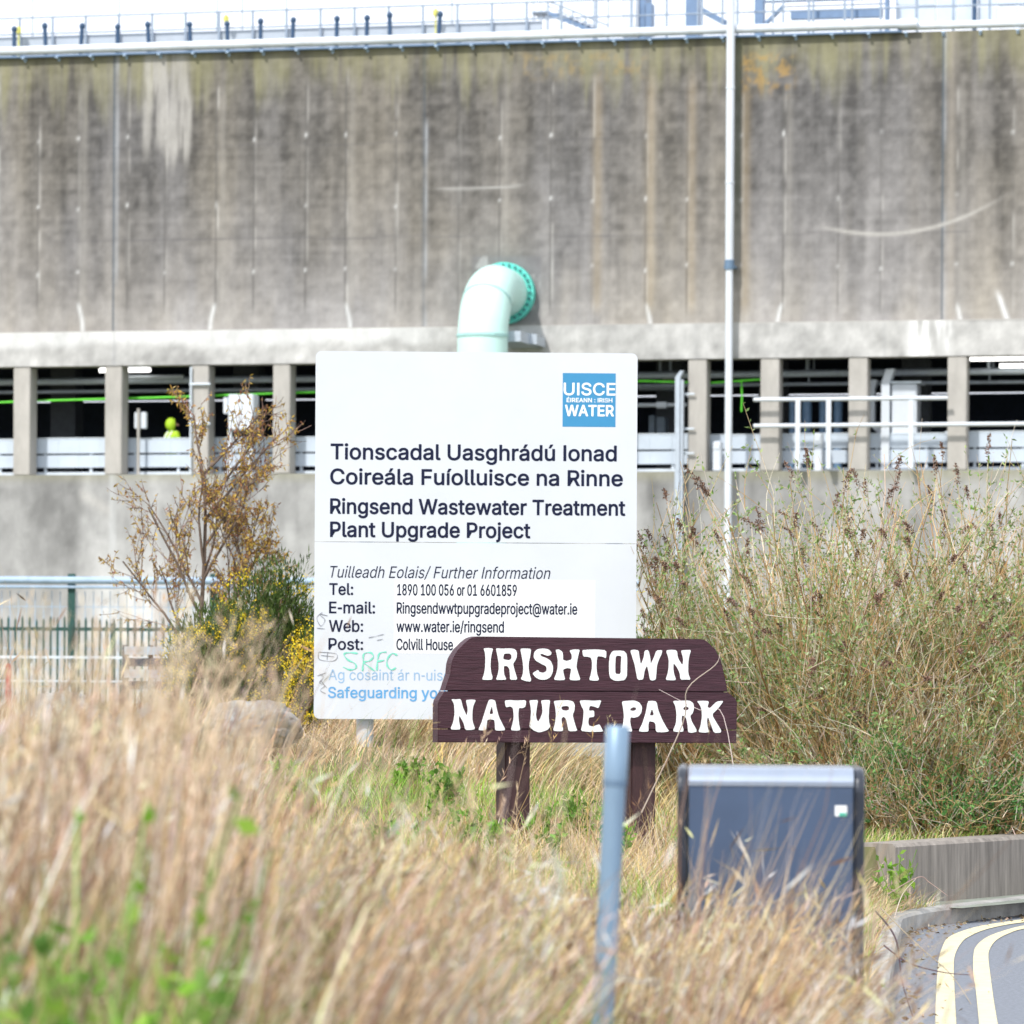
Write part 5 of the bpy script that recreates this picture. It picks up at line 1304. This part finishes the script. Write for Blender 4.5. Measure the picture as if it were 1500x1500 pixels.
# thin dark and pale stems rising above the mass
def stalks(n, d0, d1, p0, p1, y0, y1, wid, pal, plume=True, lean=.12):
    X, Y = scatter(n, d0, d1, p0, p1, .05)
    m = len(X)
    h = np.clip(EYE + (1000 - RNG.uniform(y0, y1, m)) * Y / F - ground_z(X, Y), .2, 1.9)
    C = palette(pal, m)
    Pt = grass(dry, X, Y, h, np.full(m, wid) * RNG.uniform(.7, 1.3, m), RNG.normal(.1, .5, m), np.abs(RNG.normal(lean, .12, m)), C, 7)
    if plume:
        per = 16
        t = RNG.uniform(.62, 1.0, (m, per)); f = t * 6; i0 = np.minimum(f.astype(int), 5); fr = (f - i0)[..., None]
        r = np.arange(m)[:, None]
        pos = Pt[r, i0] * (1 - fr) + Pt[r, i0 + 1] * fr
        d = RNG.normal(0, .45, (m, per, 3)); d[..., 2] += 1.0
        V, Q = leaves_np(pos.reshape(-1, 3), d.reshape(-1, 3), RNG.uniform(.02, .06, m * per), .0022)
        dry.add(V, Q, np.repeat(C, per, 0), 4)
clumps(230, 9, 12, 20, -40, 205, lambda X, Y: np.clip(EYE + 70 * Y / F - ground_z(X, Y), .3, 1.6) * RNG.uniform(.75, 1.15, len(X)), .007, DRY + DRYN, spread=.06, bjit=.3, curl=.4, leanmax=.3)
stalks(190, 8, 12, 0, 245, 840, 1010, .008, [(.66, .54, .38), (.60, .47, .32), (.55, .42, .28)])
stalks(80, 8, 12, -30, 300, 950, 1070, .008, DRYN)
stalks(9, 7, 9, 330, 480, 880, 980, .009, [(.56, .48, .42), (.48, .38, .30)], plume=False)
stalks(26, 9, 13, 660, 1080, 960, 1120, .007, DRYN, lean=.2, plume=False)
stalks(75, 9.5, 14.2, 985, 1225, 1110, 1280, .008, [(.46, .33, .20), (.58, .44, .28), (.38, .27, .18)], plume=False, lean=.38)
stalks(40, 15, 24, 560, 1000, 1010, 1180, .004, GOLD + DRY, lean=.2)
# short straw and green growth across the bank
def low(n, d0, d1, p0, p1, h0, h1, wid, pal, acc, mask=None, lean=.5, droop=.25):
    X, Y = scatter(n, d0, d1, p0, p1)
    if mask is not None:
        k = mask(X, Y) > RNG.uniform(0, 1, len(X)); X, Y = X[k], Y[k]
    m = len(X)
    pat = .7 + .6 * fbm(X * .9, Y * .9, 40, 3)
    h = RNG.uniform(h0, h1, m) * pat
    grass(acc, X, Y, h, RNG.uniform(.6, 1.4, m) * wid, RNG.uniform(0, 2 * np.pi, m), np.abs(RNG.normal(lean, .35, m)), palette(pal, m), 5, droop)
greenpatch = lambda X, Y: np.maximum(sstep(.42, .60, fbm(X * .8 + 5, Y * .55, 50, 3)), .75 * sstep(-2.0, -1.2, X) * sstep(.4, -.1, X) * sstep(19, 23, Y) * sstep(31, 28, Y))
low(26000, 13.5, 26, -40, 1320, .12, .38, .0050, DRY + GOLD + GOLD, dry, lambda X, Y: 1 - .7 * greenpatch(X, Y))
low(24000, 13.5, 29, -40, 1300, .08, .28, .0055, GREEN + GREEN + BRIGHT, grn, lambda X, Y: .12 + .9 * greenpatch(X, Y))
low(9000, 7.5, 13.5, -40, 640, .3, .75, .007, GREEN + [(.40, .38, .14)], grn, lambda X, Y: .10 + .6 * greenpatch(X, Y), lean=.3)
low(1500, 7.2, 7.9, -60, 300, .38, .68, .011, [(.19, .34, .05), (.27, .42, .08), (.14, .26, .05), (.38, .40, .16), (.50, .42, .22)], grn, lambda X, Y: sstep(.35, .6, fbm(X * 2.6, Y * 1.2, 52, 3)), lean=.25)
low(20000, 26, 41, -60, 1000, .08, .26, .007, DRY + GOLD, dry, lambda X, Y: .85 - .4 * greenpatch(X, Y))
low(9000, 26, 41, -60, 1000, .1, .3, .007, GREEN, grn, greenpatch)
clumps(520, 14, 27, 41, -60, 250, lambda X, Y: .18 + .50 * fbm(X * .7, Y * .7, 77, 3), .006, DRY, spread=.09, droop=.3)
clumps(200, 14, 27.0, 38, 380, 640, lambda X, Y: .20 + .25 * fbm(X * .9, Y * .7, 78, 3), .006, DRY, spread=.08, droop=.4)
clumps(330, 14, 30, 39, 600, 985, lambda X, Y: .45 + .55 * fbm(X * .9, Y * .7, 81, 3), .006, GOLD + DRY + [(.20, .26, .07), (.14, .22, .05)], spread=.10, droop=.4, bjit=.2)
clumps(260, 16, 20, 26.5, 640, 1290, lambda X, Y: .16 + .25 * fbm(X * .9, Y * .7, 79, 3), .005, GOLD + DRY, spread=.07, droop=.6)
clumps(90, 22, 25.5, 28.2, 1235, 1310, lambda X, Y: .30 + 0 * X, .005, DRY, spread=.08, droop=.9, leanmax=.9)
# verge along the kerb and the tuft line on the retaining wall
def strip(n, pts, off0, off1, h0, h1, pal, acc, wid=.005):
    pts = np.array(pts); k = RNG.integers(0, len(pts) - 1, n); f = RNG.uniform(0, 1, n)[:, None]
    p = pts[k] * (1 - f) + pts[k + 1] * f; d = pts[k + 1] - pts[k]; d /= np.linalg.norm(d, axis=1, keepdims=True)
    o_ = RNG.uniform(off0, off1, n)[:, None]; p = p + np.stack([-d[:, 1], d[:, 0]], 1) * o_
    grass(acc, p[:, 0], p[:, 1], RNG.uniform(h0, h1, n), RNG.uniform(.6, 1.4, n) * wid, RNG.uniform(-1.2, 1.6, n), np.abs(RNG.normal(.7, .35, n)), palette(pal, n), 5, .5)
strip(2200, [p for p in edge if 9 < p[1] < 28.2], .1, .5, .08, .3, DRY + GOLD, dry)
strip(500, [p for p in edge if 9 < p[1] < 28.2], .1, .4, .06, .2, GREEN, grn)
strip(1600, [p for p in wline if p[1] < 36], .3, .7, .08, .22, GREEN + GREEN + GOLD, grn)
o = dry.link('dry_grass', M_GRASS); tag(o, 'tall dry tan grass covering the bank in front of the signs', 'dry grass', kind='stuff')
o = grn.link('green_grass', M_GRASS); tag(o, 'low green grass growing among the straw on the bank', 'grass', kind='stuff')

# shrubs with cane-like stems, small leaves and brown seed heads
def shrub(name, cx, cy, rx, ry, n, hmin, hmax, label, cat, group, seeds=.35, bias=0.0, leafc=None, stemc=None, twigs=9, lpt=9, spread=.55):
    base = Vector((cx, cy, gz(cx, cy)))
    t_ = thing(name, base, label, cat, group)
    ang = RNG.uniform(0, 2 * np.pi, n); rr = np.sqrt(RNG.uniform(0, 1, n))
    bx = cx + rx * rr * np.cos(ang); by = cy + ry * rr * np.sin(ang)
    bz = ground_z(bx, by) - .05; bz = np.maximum(bz, .45)
    L = RNG.uniform(hmin, hmax, n)
    az = np.arctan2((by - cy) / ry, (bx - cx) / rx) + RNG.normal(0, .5, n)
    ln = np.clip(RNG.normal(.18 + spread * rr, .18, n), .02, 1.1)
    K = 10; t = np.linspace(0, 1, K)[None, :]
    out = L[:, None] * np.sin(ln)[:, None] * (.6 * t + .4 * t ** 2); up = L[:, None] * (np.cos(ln)[:, None] * t - .10 * np.sin(ln)[:, None] * t ** 3)
    Pt = np.stack([bx[:, None] + out * np.cos(az)[:, None] + bias * L[:, None] * t, by[:, None] + out * np.sin(az)[:, None], bz[:, None] + up], -1)
    Pt += RNG.normal(0, .018, Pt.shape) * t[..., None] * 1.5
    lim = 1.35; Pt[..., 0] = np.where(Pt[..., 0] < lim, lim - (lim - Pt[..., 0]) * .35, Pt[..., 0])
    R = np.clip(.011 * (1 - t * .8), .0024, 1) * RNG.uniform(.6, 1.45, n)[:, None]
    stemc = stemc or [(.49, .33, .15), (.58, .44, .26), (.37, .23, .09), (.70, .60, .47), (.52, .37, .18)]
    st = Acc(); V, Q = tubes_np(Pt, R, 4); st.add(V, Q, palette(stemc, n), K * 4)
    # side twigs
    m = n * twigs; i = np.repeat(np.arange(n), twigs); f = RNG.uniform(.22, .98, m) * (K - 1); i0 = np.minimum(f.astype(int), K - 2); fr = (f - i0)[:, None]
    p0 = Pt[i, i0] * (1 - fr) + Pt[i, i0 + 1] * fr; d0 = Pt[i, i0 + 1] - Pt[i, i0]; d0 /= np.linalg.norm(d0, axis=1, keepdims=True)
    d = d0 + RNG.normal(0, .6, (m, 3)); d[:, 2] += .25; d[:, 0] = np.where(p0[:, 0] < 1.5, np.abs(d[:, 0]) * .7, d[:, 0]); d /= np.linalg.norm(d, axis=1, keepdims=True)
    tl = RNG.uniform(.12, .52, m); K2 = 5; t2 = np.linspace(0, 1, K2)[None, :, None]
    bend = RNG.normal(0, .18, (m, 1, 3)); bend[..., 2] += .08
    P2 = p0[:, None, :] + (d[:, None, :] * t2 + bend * t2 ** 2) * tl[:, None, None]
    V, Q = tubes_np(P2, np.full((m, K2), .0030) * (1.1 - .7 * np.linspace(0, 1, K2)[None, :]), 3); st.add(V, Q, palette(stemc + [(.60, .53, .42)], m), K2 * 3)
    st.link('stems', M_STEM, t_)
    # leaves in pairs along the twigs
    leafc = leafc or [(.27, .37, .13), (.34, .43, .19), (.20, .31, .09), (.44, .49, .30), (.16, .25, .07)]
    q = m * lpt; j = np.repeat(np.arange(m), lpt); f = RNG.uniform(.15, 1, q) * (K2 - 1); i0 = np.minimum(f.astype(int), K2 - 2); fr = (f - i0)[:, None]
    lp = P2[j, i0] * (1 - fr) + P2[j, i0 + 1] * fr; ld = RNG.normal(0, 1, (q, 3)); ld[:, 2] += .3; ld += d[j] * .8
    keep = fbm(lp[:, 0] * 2.2, lp[:, 2] * 2.2 + lp[:, 1], 55, 3) > RNG.uniform(.25, .75, q)
    lp, ld = lp[keep], ld[keep]; q = len(lp)
    V, Q = leaves_np(lp, ld, RNG.uniform(.022, .060, q), RNG.uniform(.005, .012, q)); lv = Acc(); lv.add(V, Q, palette(leafc, q, .2), 4); lv.link('leaves', M_LEAF, t_)
    if seeds > 0:
        k = np.where(RNG.uniform(0, 1, n) < seeds)[0]; sd_ = Acc(); per = 90
        tip = Pt[k, -1]; td = Pt[k, -1] - Pt[k, -3]; td /= np.linalg.norm(td, axis=1, keepdims=True)
        u = RNG.uniform(0, 1, (len(k), per)); Ls = RNG.uniform(.12, .30, len(k))
        droopv = np.zeros((len(k), per, 3)); droopv[..., 2] = -.3 * u ** 2
        pos = tip[:, None, :] + (td[:, None, :] * u[..., None] + droopv) * Ls[:, None, None] + RNG.normal(0, .011, (len(k), per, 3)) * (1.2 - u[..., None])
        V, Q = leaves_np(pos.reshape(-1, 3), RNG.normal(0, 1, (len(k) * per, 3)), RNG.uniform(.012, .03, len(k) * per), .0055)
        sd_.add(V, Q, palette([(.17, .09, .06), (.22, .13, .09), (.11, .06, .045), (.27, .18, .13)], len(k) * per), 4); sd_.link('seed_heads', M_STEM, t_)
    return t_
G_ = 'cane shrubs behind the low road wall'
shrub('buddleia_shrub', 2.45, 32.5, .85, .6, 520, 1.5, 3.15, 'big shrub of tan canes with brown seed heads just right of the park sign', 'shrub', G_, bias=.05, spread=.62, twigs=10, lpt=11, seeds=.3)
shrub('buddleia_shrub', 3.75, 33.0, .85, .7, 520, 1.5, 3.1, 'big leafy cane shrub at the right edge above the low road wall', 'shrub', G_, bias=.12, twigs=10, lpt=12, spread=.62, seeds=.25)
shrub('buddleia_shrub', 1.62, 34.0, .35, .4, 150, .9, 1.9, 'sparser cane shrub between the white sign and the larger canes', 'shrub', G_, seeds=.35, spread=.35)
shrub('buddleia_shrub', 5.1, 34.6, .9, .8, 200, 1.6, 2.7, 'cane shrub outermost right partly outside the picture', 'shrub', G_)
shrub('buddleia_shrub', 3.15, 31.3, 1.05, .35, 330, .7, 1.7, 'shorter thicket of tan canes in front of the tall cane shrubs', 'shrub', G_, seeds=.06, spread=.7, bias=.16, twigs=10, lpt=14)
shrub('bramble_bush', 3.15, 30.4, .8, .3, 150, .3, .8, 'low dark green bramble bush on top of the low road wall', 'bush', None, seeds=0, twigs=7, lpt=12,
      leafc=[(.08, .21, .05), (.11, .26, .07), (.17, .34, .09), (.06, .14, .04)], spread=.8)

def gorse(cx, cy, rx, ry, h, n, label, flowers, dark=1.0):
    z = gz(cx, cy); t_ = thing('gorse_bush', (cx, cy, z), label, 'bush', 'gorse bushes with yellow flowers')
    a = RNG.uniform(0, 2 * np.pi, n); e = np.arccos(RNG.uniform(0, 1, n)); r = RNG.uniform(.35, 1, n) ** .6
    lob = .70 + .55 * fbm(a * 1.3 + 3, e * 2.2, 66, 3)
    Dn = np.stack([np.cos(a) * np.sin(e), np.sin(a) * np.sin(e), np.cos(e)], 1)
    pos = np.array([cx, cy, z]) + Dn * np.array([rx, ry, h]) * (r * lob)[:, None]
    d = Dn * .7 + RNG.normal(0, .45, (n, 3)); d[:, 2] += .75
    ac = Acc(); V, Q = leaves_np(pos, d, RNG.uniform(.04, .11, n), .0065)
    ac.add(V, Q, palette([(.06 * dark, .11 * dark, .022), (.09 * dark, .145 * dark, .035), (.04 * dark, .07 * dark, .017), (.12 * dark, .16 * dark, .045)], n, .2), 4); ac.link('foliage', M_LEAF, t_)
    k = 60; b0 = np.array([cx, cy, z]) + RNG.normal(0, .08, (k, 3)) * np.array([1, 1, 0]); tp_ = np.array([cx, cy, z]) + Dn[:k] * np.array([rx, ry, h]) * .85
    tt = np.linspace(0, 1, 5)[None, :, None]; Pt = b0[:, None] * (1 - tt) + tp_[:, None] * tt + RNG.normal(0, .02, (k, 5, 3))
    s_ = Acc(); V, Q = tubes_np(Pt, np.full((k, 5), .008), 4); s_.add(V, Q, palette([(.12, .09, .05), (.2, .15, .09)], k), 20); s_.link('stems', M_STEM, t_)
    fl_ = Acc(); outer = np.where((r * lob > .62) & (fbm(pos[:, 0] * 6, pos[:, 2] * 6 + pos[:, 1] * 3, 88, 3) > 1 - flowers))[0][: 900]
    per = 5; fp = np.repeat(pos[outer] + d[outer] * .06, per, 0) + RNG.normal(0, .016, (len(outer) * per, 3))
    V, Q = leaves_np(fp, RNG.normal(0, 1, (len(fp), 3)), RNG.uniform(.014, .028, len(fp)), .008)
    fl_.add(V, Q, palette([(.80, .60, .02), (.72, .50, .01), (.85, .68, .05)], len(fp), .08), 4); fl_.link('flowers', M_LEAF, t_)
gorse(P(405, 1000, 37).x, 37, .56, .5, 1.50, 15000, 'dense green gorse bush with yellow flowers against the left of the white sign', .40)
gorse(P(318, 1000, 36).x, 36, .46, .4, 1.15, 9000, 'lower gorse bush with yellow flowers under the bare young tree', .44)
gorse(P(965, 1000, 35.5).x, 35.5, .42, .35, 1.75, 6500, 'thin gorse bush with few yellow flowers right of the white sign', .40, 1.3)
gorse(P(448, 1000, 33.5).x, 33.5, .13, .2, .85, 1800, 'small gorse clump full of yellow flowers beside the white sign post', .58)

# young tree
def young_tree(px, D, label):
    b = P(px, 1000, D); z = gz(b.x, D); t_ = thing('young_tree', (b.x, D, z), label, 'tree')
    R_ = random.Random(21); segs = []; tips = []
    def grow(p, d, L, r, lev):
        k = 6; pts = [p.copy()]; q = p.copy(); dd = d.normalized()
        for i in range(k):
            dd = (dd + Vector((R_.gauss(0, .09), R_.gauss(0, .09), R_.gauss(.05, .06)))).normalized(); q = q + dd * (L / k); pts.append(q.copy())
        segs.append((pts, [r * (1 - .55 * i / k) for i in range(k + 1)], lev))
        if lev >= 2: tips.append(pts)
        if lev < 3:
            nb = (13, 8, 5)[lev]
            for c in range(nb):
                f = R_.uniform(.22 if lev else .2, 1.0); i = min(int(f * k), k - 1); s_ = pts[i].lerp(pts[i + 1], f * k - i)
                az = R_.uniform(0, 6.28); sp = R_.uniform(.50, .95)
                base = (pts[i + 1] - pts[i]).normalized(); a_ = base.cross(Vector((math.cos(az), math.sin(az), .3))).normalized()
                nd = (base * math.cos(sp) + a_ * math.sin(sp) + Vector((0, 0, .18))).normalized()
                grow(s_, nd, L * R_.uniform(.36, .56) * (1.25 - .55 * f), r * .5, lev + 1)
    grow(Vector((b.x, D, z - .1)), Vector((.02, 0, 1)), 2.55, .032, 0)
    grow(Vector((b.x + .05, D + .05, z - .1)), Vector((.20, .05, 1)), 1.9, .02, 0)
    g = Geo()
    for pts, rs, lev in segs:
        if lev < 2: g.tube(pts, [max(.0045, r) for r in rs], 6, caps=False)
    g.build('trunk', mat('young_bark', (.13, .095, .075), .9, vary=.3, scale=20), t_)
    tw = Acc(); Pt = np.array([[p[:] for p in pts] for pts in tips]); k = len(Pt)
    V, Q = tubes_np(Pt, np.full((k, 7), .0042) * np.linspace(1.1, .45, 7)[None, :], 3); tw.add(V, Q, palette([(.22, .15, .12), (.27, .18, .14), (.16, .11, .09)], k), 21); tw.link('twigs', M_STEM, t_)
    per = 8; i = np.repeat(np.arange(k), per); f = RNG.uniform(.1, 1, k * per) * 6; i0 = np.minimum(f.astype(int), 5); fr = (f - i0)[:, None]
    pos = Pt[i, i0] * (1 - fr) + Pt[i, i0 + 1] * fr
    keep = RNG.uniform(0, 1, len(pos)) < .25 + .9 * fbm(pos[:, 0] * 2.2, pos[:, 2] * 2.2, 15, 3); pos = pos[keep]
    d = RNG.normal(0, .7, (len(pos), 3)); d[:, 2] -= .7
    V, Q = leaves_np(pos, d, RNG.uniform(.03, .065, len(pos)), RNG.uniform(.006, .011, len(pos))); lf = Acc()
    lf.add(V, Q, palette([(.48, .30, .06), (.54, .36, .07), (.36, .19, .07), (.26, .12, .07), (.42, .29, .12), (.56, .42, .09)], len(pos)), 4); lf.link('leaves', M_LEAF, t_)
young_tree(284, 40, 'young thin tree with ochre leaves and catkins in front of the concrete wall')
def bare_stem(pts, r, name, label, cat, group, col):
    g = Acc(); Pt = np.array([[list(p) for p in smooth_line3(pts)]]); k = Pt.shape[1]
    V, Q = tubes_np(Pt, r * np.linspace(1, .4, k)[None, :], 5); g.add(V, Q, palette([col], 1), k * 5)
    tag(g.link(name, M_STEM), label, cat, group)
def smooth_line3(pts, n=5):
    pts = [Vector(p) for p in pts]; out = []
    for i in range(len(pts) - 1):
        p0, p1, p2, p3 = [pts[min(max(k, 0), len(pts) - 1)] for k in (i - 1, i, i + 1, i + 2)]
        for k in range(n):
            t = k / n; out.append(.5 * ((2 * p1) + (p2 - p0) * t + (2 * p0 - 5 * p1 + 4 * p2 - p3) * t * t + (3 * p1 - p0 - 3 * p2 + p3) * t ** 3))
    out.append(pts[-1]); return out
# bare stems arching over the verge and road edge
bg_ = 'bare stems beside the road'
def on(px, py, D): return P(px, py, D)
bare_stem([on(1283, 1335, 22), on(1312, 1375, 21.4), on(1322, 1440, 20.8), on(1340, 1498, 20)], .006, 'bare_bramble', 'dark bare stem curving down over the road edge', 'stem', bg_, (.07, .04, .05))
bare_stem([on(1290, 1330, 23), on(1345, 1385, 22), on(1395, 1430, 21.4), on(1440, 1500, 20.6)], .004, 'bare_bramble', 'long thin stem reaching diagonally across the first yellow line', 'stem', bg_, (.30, .22, .17))
bare_stem([on(1295, 1385, 21), on(1330, 1410, 20.6), on(1380, 1424, 20.4), on(1420, 1428, 20.2)], .0045, 'bare_bramble', 'short dark stem lying level across the first yellow line', 'stem', bg_, (.08, .05, .05))
bare_stem([on(1300, 1310, 27), on(1345, 1285, 27), on(1362, 1293, 27), on(1388, 1312, 26.8)], .004, 'bare_bramble', 'pale bare stem arching in front of the low road wall', 'stem', bg_, (.45, .34, .27))
bare_stem([on(1310, 1345, 26), on(1322, 1310, 26.4), on(1342, 1287, 26.6)], .004, 'bare_bramble', 'pale stem rising steeply at the end of the low road wall', 'stem', bg_, (.48, .40, .33))
bare_stem([on(940, 1190, 24), on(1000, 1060, 23.8), on(1007, 1009, 23.7), on(1048, 974, 23.6), on(1055, 955, 23.6)], .0045, 'dry_weed', 'crooked pale dry stem crossing the right end of the park sign', 'stem', None, (.52, .42, .38))
bare_stem([on(1085, 1200, 23.5), on(1060, 1050, 23.5), on(1025, 1040, 23.5), on(965, 1010, 23.5)], .003, 'dry_weed', 'thin pale dry stem leaning across the letters PAR of the park sign', 'stem', None, (.58, .47, .45))

GW = []
def weed(px, py, D, n, L, W_, hgt, pal, label, ground=True, group='green weeds on the bank'):
    p = P(px, py, D); p.z = gz(p.x, D) if ground else p.z
    t_ = thing('green_weed', p, label, 'plant', group)
    k = max(4, n // 9); az = RNG.uniform(0, 6.28, k); st = np.linspace(0, 1, 5)[None, :, None]
    tip = np.stack([np.cos(az) * hgt * .35, np.sin(az) * hgt * .35, RNG.uniform(.6, 1, k) * hgt], 1)
    Pt = np.array(p)[None, None, :] + tip[:, None, :] * st
    a = Acc(); V, Q = tubes_np(Pt, np.full((k, 5), .003), 3); a.add(V, Q, palette([(.2, .3, .08)], k), 15); a.link('stems', M_STEM, t_)
    i = RNG.integers(0, k, n); f = RNG.uniform(.15, 1, n)[:, None]
    pos = np.array(p)[None, :] + tip[i] * f; d = RNG.normal(0, .8, (n, 3)); d[:, 2] += .35
    V, Q = leaves_np(pos, d, RNG.uniform(.6, 1.2, n) * L, RNG.uniform(.7, 1.2, n) * W_); l_ = Acc(); l_.add(V, Q, palette(pal, n, .14), 4); l_.link('leaves', M_LEAF, t_)
for k_ in range(16):
    px_ = RNG.uniform(560, 905); D_ = RNG.uniform(22, 29)
    GW.append((px_, 1150, D_, 70, .055, .017, RNG.uniform(.14, .30)))
BG = [(.20, .38, .04), (.27, .44, .06), (.15, .31, .035)]; MG = [(.15, .30, .04), (.20, .36, .06), (.11, .22, .04)]
for a in ((108, 1330, 7.5, 90, .055, .02, .86, BG, 'bright green leafy weed lowest at the left of the dry grass'), (20, 1440, 7.5, 70, .055, .02, .66, MG, 'green weed in the bottom left corner of the grass'),
          (225, 1230, 7.6, 22, .04, .014, .92, BG, 'small bright green sprig left of centre in the tall dry grass'), (175, 1430, 7.5, 70, .055, .02, .68, MG, 'mid green weed low in the blurred grass near the bottom left'),
          (415, 1110, 27.5, 120, .07, .02, .26, BG, 'bright green leafy weed in front of the grey boulder'), (160, 1050, 29, 50, .06, .018, .35, MG, 'green weed between the two boulders'),
          (655, 1125, 27, 160, .06, .018, .30, MG, 'leafy green weed under the lower left corner of the park sign'), (600, 1130, 28.2, 110, .06, .018, .28, BG, 'leafy green weed between the white sign post and the park sign'),
          (845, 1160, 25.6, 110, .06, .018, .26, MG, 'green weed between the two brown sign posts'), (1312, 1290, 27.4, 110, .07, .018, .42, BG, 'bright green leafy shoot growing at the end of the low road wall'),
          (1279, 1425, 20.5, 50, .05, .016, .20, BG, 'small bright green weed by the kerb right of the bin'), (560, 1200, 22, 80, .06, .016, .22, MG, 'green weed in the straw left of the brown sign posts'),
          (430, 1190, 18, 60, .06, .016, .25, MG, 'green weed in the middle of the tall dry grass'), (1005, 1210, 24, 40, .05, .015, .2, BG, 'small green weed between the right brown post and the bin')):
    weed(*a)
for k_, a in enumerate(GW):
    weed(*a, MG if k_ % 2 else BG, 'one of many small leafy green weeds scattered around the brown sign posts', group='small weeds around the brown sign posts')

# leaf litter and grit along the kerb
n = 450
pts = np.array([p for p in edge if 15 < p[1] < 33]); k = RNG.integers(0, len(pts) - 1, n); f = RNG.uniform(0, 1, n)[:, None]
p = pts[k] * (1 - f) + pts[k + 1] * f; d = pts[k + 1] - pts[k]; d /= np.linalg.norm(d, axis=1, keepdims=True)
off = np.abs(RNG.normal(0, .15, n))[:, None] + .02
p = p + np.stack([d[:, 1], -d[:, 0]], 1) * off
pos = np.stack([p[:, 0], p[:, 1], np.full(n, .008)], 1); dr_ = RNG.normal(0, 1, (n, 3)); dr_[:, 2] = np.abs(dr_[:, 2]) * .25
V, Q = leaves_np(pos, dr_, RNG.uniform(.012, .05, n), RNG.uniform(.004, .012, n)); l_ = Acc()
l_.add(V, Q, palette([(.20, .15, .09), (.30, .23, .15), (.12, .09, .06), (.38, .32, .22)], n), 4)
tag(l_.link('leaf_litter', M_STEM), 'brown leaf litter and twigs scattered along the kerb', 'leaf litter', kind='stuff')
